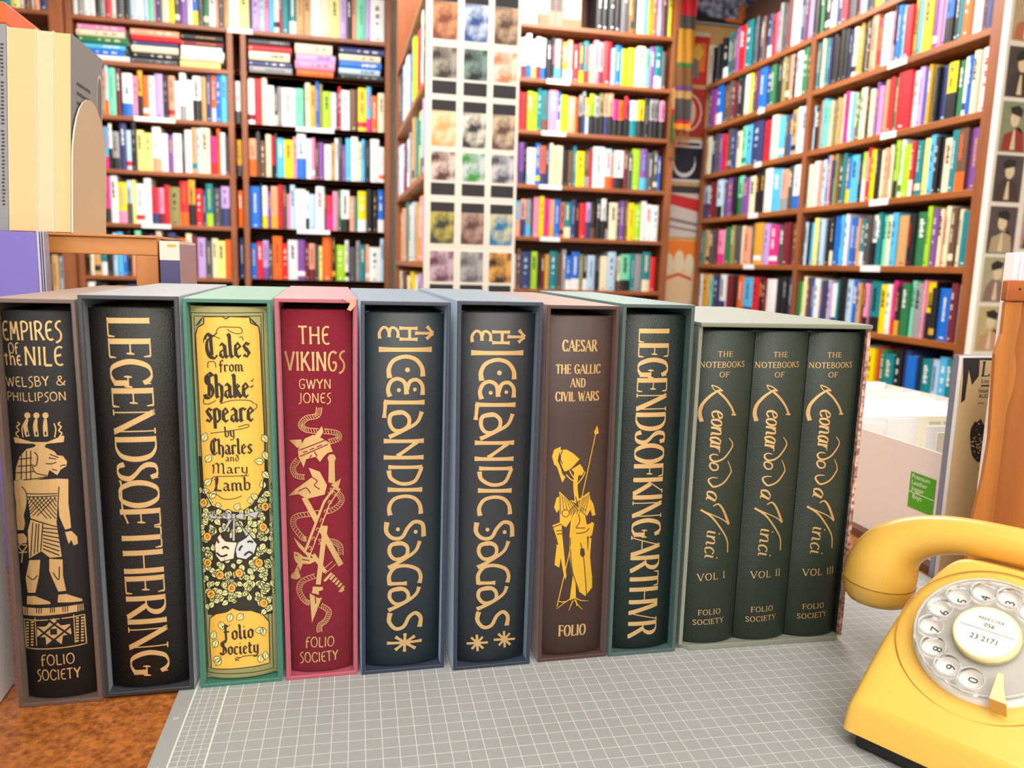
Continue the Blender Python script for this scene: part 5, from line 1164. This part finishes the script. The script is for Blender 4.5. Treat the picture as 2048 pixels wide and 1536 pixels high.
def figure(b, w_, h_, c_body, c_face, c_hair, s, y=-.0004):
    """a plain half-length figure: robe, face and hair patches"""
    b.poly([(-.42 * w_, y, .02 * h_), (.42 * w_, y, .02 * h_), (.34 * w_, y, .38 * h_), (.1 * w_ * s, y, .52 * h_), (-.18 * w_ * s, y, .5 * h_), (-.36 * w_, y, .34 * h_)], c_body)
    b.poly([((.02 + .17 * math.cos(a * .6283)) * w_ * s, y - .0001, (.66 + .17 * math.sin(a * .6283)) * h_) for a in range(10)], c_face)
    b.poly([(-.2 * w_ * s, y - .0002, .7 * h_), (.16 * w_ * s, y - .0002, .76 * h_), (.22 * w_ * s, y - .0002, .88 * h_), (-.06 * w_ * s, y - .0002, .93 * h_), (-.24 * w_ * s, y - .0002, .84 * h_)], c_hair)
    b.poly([(-.1 * w_, y - .0001, .05 * h_), (.08 * w_, y - .0001, .05 * h_), (.03 * w_, y - .0001, .45 * h_), (-.03 * w_, y - .0001, .44 * h_)], c_face)
UK = [((200, 176, 140), (186, 110, 80)), ((78, 70, 68), (60, 52, 52)), ((146, 154, 122), (150, 52, 46)), ((84, 74, 76), (70, 50, 44)), ((92, 78, 80), (180, 160, 130)), ((188, 178, 146), (140, 110, 104)), ((206, 188, 134), (196, 150, 112))]
unm = ['tan print with rust robe', 'dark grey print with black robe', 'olive print with red robe', 'charcoal print with dark brown robe', 'plum grey print with buff robe', 'beige print with mauve robe', 'yellowish print with peach robe']
prow = [(2022, -20, 79), (2012, 90, 192), (1994, 200, 302), (1982, 308, 402), (1968, 411, 506), (1954, 513, 604), (1941, 612, 702)]
M_FACE = mat('print_face', (224, 206, 172), .7); M_HAIR = mat('print_hair', (34, 30, 30), .7)
for i, (px, pa, pb) in enumerate(prow):
    a, c_ = on_y(px, pa, 1.4935), on_y(px - 8, pb, 1.4935); xa = 1.974; wd_ = .098; H = a.z - c_.z
    t = thing('print', (xa + wd_ / 2, 1.4932, c_.z), 0, f'{unm[i]}, {ordinal(i + 1)} down on the white end panel', 'print', 'portrait prints on the white panel')
    b = MB(); b.box((-wd_ / 2, 0, 0), (wd_ / 2, .0006, H), mat('print_back_%d' % i, UK[i][0], .7, noise=(30, tuple(int(v * .86) for v in UK[i][0]), .4))); b.build('sheet', t)
    b = MB(); figure(b, wd_, H, mat('print_robe_%d' % i, UK[i][1], .7), M_FACE, M_HAIR, 1 if i % 2 else -1); b.build('figure', t)
for i, (px, pa, pb) in enumerate(((2044, 300, 388), (2036, 405, 498), (2026, 506, 600))):
    a, c_ = on_y(px, pa, 1.4935), on_y(px, pb, 1.4935); H = a.z - c_.z; wd_ = .098
    t = thing('print', (2.093 + wd_ / 2, 1.4932, c_.z), 0, f'partly cut off {("pale", "pinkish grey", "buff")[i]} print in the second column of the white end panel', 'print', 'portrait prints on the white panel')
    b = MB(); b.box((-wd_ / 2, 0, 0), (wd_ / 2, .0006, H), mat('print_side_%d' % i, ((214, 198, 180), (176, 150, 146), (206, 188, 150))[i], .7)); b.build('sheet', t)
    b = MB(); figure(b, wd_, H, mat('print_siderobe_%d' % i, ((150, 60, 56), (96, 74, 76), (120, 96, 80))[i], .7), M_FACE, M_HAIR, 1); b.build('figure', t)

# ---------------------------------------------------------------- posters in the far corner, scarf, picture, labels
def poster(px0, py0, px1, py1, label, base, parts, name='poster', y=3.556, x0=None, x1=None, cat='poster'):
    a, c_ = on_y(px0, py0, y), on_y(px1, py1, y); xa, xb = x0 if x0 is not None else a.x, x1 if x1 is not None else c_.x
    H = a.z - c_.z; W = xb - xa; t = thing(name, (xa, y, c_.z), 0, label, cat, 'posters in the far corner' if cat == 'poster' else None)
    b = MB(); b.box((0, 0, 0), (W, .0008, H), base); b.build('sheet', t)
    b = MB()
    for i, (m_, pts) in enumerate(parts): b.poly([(u * W, -.0003 - .0001 * i, v * H) for u, v in pts], m_)
    b.build('artwork', t); return t
R4 = lambda u0, v0, u1, v1: [(u0, v0), (u1, v0), (u1, v1), (u0, v1)]
OV = lambda cx, cy, rx, ry: [(cx + rx * math.cos(a * .4488), cy + ry * math.sin(a * .4488)) for a in range(14)]
c_ = lambda n, rgb: mat('poster_' + n, rgb, .55)
KP = c_('black', (40, 34, 44)); RD = c_('red', (206, 44, 48)); OR = c_('orange', (236, 130, 44)); CRP = c_('cream', (232, 216, 182)); YP_ = c_('yellow', (244, 190, 84)); BLP = mat('poster_cold', (188, 204, 230), .5, noise=(26, (56, 66, 110), .1)); WP = c_('white', (230, 230, 230)); GP_ = c_('grey', (128, 122, 122))
poster(1380, -40, 1515, 60, 'wide dark poster with pale blue figures high above the corner', KP, [(BLP, [(.1, .3), (.3, .2), (.6, .16), (.9, .28), (.98, .9), (.7, .98), (.05, .95)]), (OR, [(.55, .12), (.78, .1), (.82, .5), (.74, .6), (.7, .2), (.5, .2)]), (WP, R4(.08, .03, .92, .055))])
XA, XB = 1.83, 2.035
poster(1380, 62, 1430, 172, 'orange and red pulp poster beside the striped scarf', RD, [(CRP, R4(0, .92, 1, 1)), (OR, [(.08, .2), (.9, .25), (.9, .8), (.1, .75)]), (YP_, [(.3, .5), (.6, .3), (.85, .62), (.7, .78)]), (GP_, [(.5, .12), (.75, .12), (.7, .46), (.56, .5)])], x0=XA, x1=XB)
poster(1375, 176, 1418, 276, 'red poster with a pale oval face in the far corner', c_('brick', (176, 52, 52)), [(CRP, OV(.5, .5, .4, .4)), (RD, OV(.5, .5, .36, .36)), (CRP, OV(.5, .5, .22, .3)), (RD, R4(.05, .86, .2, .96)), (RD, R4(.8, .86, .95, .96))], x0=XA, x1=XB)
poster(1345, 278, 1410, 366, 'dark poster of a crescent planet in the far corner', c_('night', (30, 34, 46)), [(WP, R4(.0, .82, 1, 1)), (KP, R4(.1, .87, .9, .94)), (WP, OV(.48, .44, .33, .34)), (c_('nightblue', (38, 44, 60)), OV(.48, .5, .3, .3)), (WP, R4(0, 0, 1, .06))], x0=XA, x1=XB)
poster(1335, 370, 1400, 476, 'red and grey striped building poster in the far corner', c_('fawn', (212, 200, 190)), [(c_('soot', (66, 58, 58)), R4(0, .86, 1, 1)), (RD, [(0, .86), (1, .74), (1, .5), (0, .66)]), (GP_, [(0, .4), (1, .28), (1, .22), (0, .34)]), (GP_, [(0, .24), (1, .14), (1, .1), (0, .2)])], x0=XA, x1=XB)
poster(1325, 480, 1392, 610, 'orange and cream poster with three pale heads low in the far corner', c_('sand', (228, 200, 156)), [(OR, R4(0, .66, 1, 1)), (CRP, OV(.2, .64, .14, .16)), (CRP, OV(.5, .68, .15, .17)), (CRP, OV(.8, .64, .14, .16)), (RD, [(.1, .42), (.5, .5), (.9, .42), (.9, .38), (.5, .46), (.1, .38)])], x0=XA, x1=XB)
# striped scarf
SC = dict(r=(160, 12, 26), g=(60, 52, 50), y=(166, 116, 22), G=(50, 90, 36), n=(104, 66, 28), p=(88, 46, 92), t=(156, 122, 66), o=(206, 124, 16))
sc_ = thing('scarf', (0, 0, 0), 0, 'long striped knitted scarf hanging from the top of the corner bookcase', 'scarf')
def scarf_strip(pxl, pxr, segs, y, nm):
    b = MB()
    for k_, pa, pb in segs:
        a, q = on_y(pxl, pa, y), on_y(pxl, pb, y); xl_ = on_y(pxl, 150, y).x; w_ = on_y(pxr, 150, y).x - xl_
        n = 7; rows = []
        for zz in [a.z + (q.z - a.z) * j / 4 for j in range(5)]:
            rows.append([(xl_ + w_ * i / n, y + .006 * math.sin(i * 1.7 + zz * 9), zz) for i in range(n + 1)])
        m_ = mat('scarf_' + k_, SC[k_], .9, weave=(160, .8))
        b.grid(rows, m_); b.grid([[(x, yy + .008, z) for x, yy, z in r_] for r_ in rows], m_)
        for e_ in (0, n): b.grid([[(r_[e_][0], r_[e_][1], r_[e_][2]), (r_[e_][0], r_[e_][1] + .008, r_[e_][2])] for r_ in rows], m_)
    b.build(nm, sc_)
    z0 = on_y(pxl, segs[-1][2], y).z; b = MB()
    for i in range(7):
        x = xl_ + w_ * (i + .5) / 7; b.tube([(x, y + .004, z0), (x + .002, y + .003, z0 - .04), (x - .002 * (i % 3 - 1), y + .004, z0 - .085)], .0035, mat('scarf_fringe', (136, 84, 40), .9), 6)
    b.build('fringe', sc_)
scarf_strip(1354, 1386, [('r', -40, 28), ('g', 28, 56), ('y', 56, 124), ('G', 124, 134), ('n', 134, 170), ('p', 170, 181), ('t', 181, 196), ('g', 196, 240), ('r', 240, 247), ('o', 247, 258)], 3.325, 'front_end')
scarf_strip(1347, 1358, [('n', 60, 176), ('t', 176, 218), ('r', 218, 230), ('G', 230, 282)], 3.338, 'back_end')
# folder and picture on top of the corner bookcase
zc = 1.442 + TZ
q0, q1 = on_y(1043, 20, YC + .03).x, on_y(1075, 20, YC + .03).x
b = MB(); b.box((q0, YC + .03, zc + .0003), (q1, YC + .15, zc + .30), mat('file_white', (240, 240, 234), .6)); tag(b.build('magazine_file', None), 'white magazine file on top of the corner bookcase', 'file')
q0, q1 = on_y(1078, 20, YC + .05).x, on_y(1163, 20, YC + .05).x; W = q1 - q0
t = thing('picture', (q0, YC + .05, zc + .0004), 0, 'sepia picture of dark legs on a tan ground above the comics', 'picture')
b = MB(); b.box((0, 0, 0), (W, .01, .32), mat('sepia', (150, 96, 66), .6)); b.build('board', t)
b = MB(); m1, m2, m3 = mat('sepia_tan', (226, 196, 150), .6), mat('sepia_dark', (74, 70, 70), .6), mat('sepia_pink', (168, 108, 96), .6)
b.box((.0, -.0006, .06), (W * .24, -.0001, .3), m1); b.box((W * .58, -.0006, .05), (W * .98, -.0001, .3), m1); b.box((W * .26, -.0006, .08), (W * .38, -.0001, .32), m2); b.box((W * .40, -.0006, .08), (W * .54, -.0001, .32), m2); b.box((W * .24, -.0006, .01), (W * .37, -.0001, .078), m3); b.box((W * .40, -.0006, .0), (W * .55, -.0001, .078), m3); b.build('artwork', t)
# shelf labels
M_LAB = mat('label_white', (240, 240, 240), .5)
def label_y(px0, px1, py, yf, zshelf, lab):
    a, c_ = on_y(px0, py, yf - .001), on_y(px1, py, yf - .001); b = MB(); b.box((a.x, yf - .0012, TZ + zshelf - .021), (c_.x, yf + .0018, TZ + zshelf + .001), M_LAB)
    tag(b.build('shelf_label', None), lab, 'label', 'white shelf labels')
for px0, px1, py, zi, lab in ((455, 505, 56, 0, 'white strip label under the row above the flat piles'), (268, 350, 235, 2, 'long white label on the third shelf of the outer bay'), (592, 668, 258, 2, 'long white label on the third shelf of the inner bay'), (283, 342, 447, 4, 'white label on the fifth shelf of the outer bay'), (594, 660, 458, 4, 'white label on the fifth shelf of the inner bay')):
    label_y(px0, px1, py, YL, LZ[zi], lab)
for px0, px1, py, zi, lab in ((1094, 1140, 159, 1, 'cream label under the top row of comics'), (1083, 1132, 266, 2, 'white label under the second row of comics'), (1078, 1124, 371, 3, 'white label under the third row of comics'), (1080, 1120, 478, 4, 'cream label under the fourth row of comics')):
    label_y(px0, px1, py, YC, cz[zi], lab)
def label_x(px0, px1, py, zshelf, lab):
    a, c_ = on_x(px0, py, XR - .001), on_x(px1, py, XR - .001); b = MB(); b.box((XR - .0012, min(a.y, c_.y), TZ + zshelf - .022), (XR + .0018, max(a.y, c_.y), TZ + zshelf + .001), M_LAB)
    tag(b.build('shelf_label', None), lab, 'label', 'white shelf labels')
for px0, px1, py, zi, lab in ((1776, 1813, 124, 1, 'slanting white label on the second shelf of the side wall'), (1762, 1792, 263, 2, 'slanting white label on the third shelf of the side wall'), (1739, 1776, 399, 3, 'white label on the fourth shelf of the side wall'), (1721, 1760, 532, 4, 'white label on the fifth shelf of the side wall'),
                              (1516, 1528, 222, 1, 'small white label on the far bay, second shelf'), (1509, 1522, 325, 2, 'small white label on the far bay, third shelf'), (1496, 1515, 428, 3, 'small white label on the far bay, fourth shelf'), (1487, 1508, 526, 4, 'small white label on the far bay, fifth shelf')):
    label_x(px0, px1, py, RZ[zi], lab)
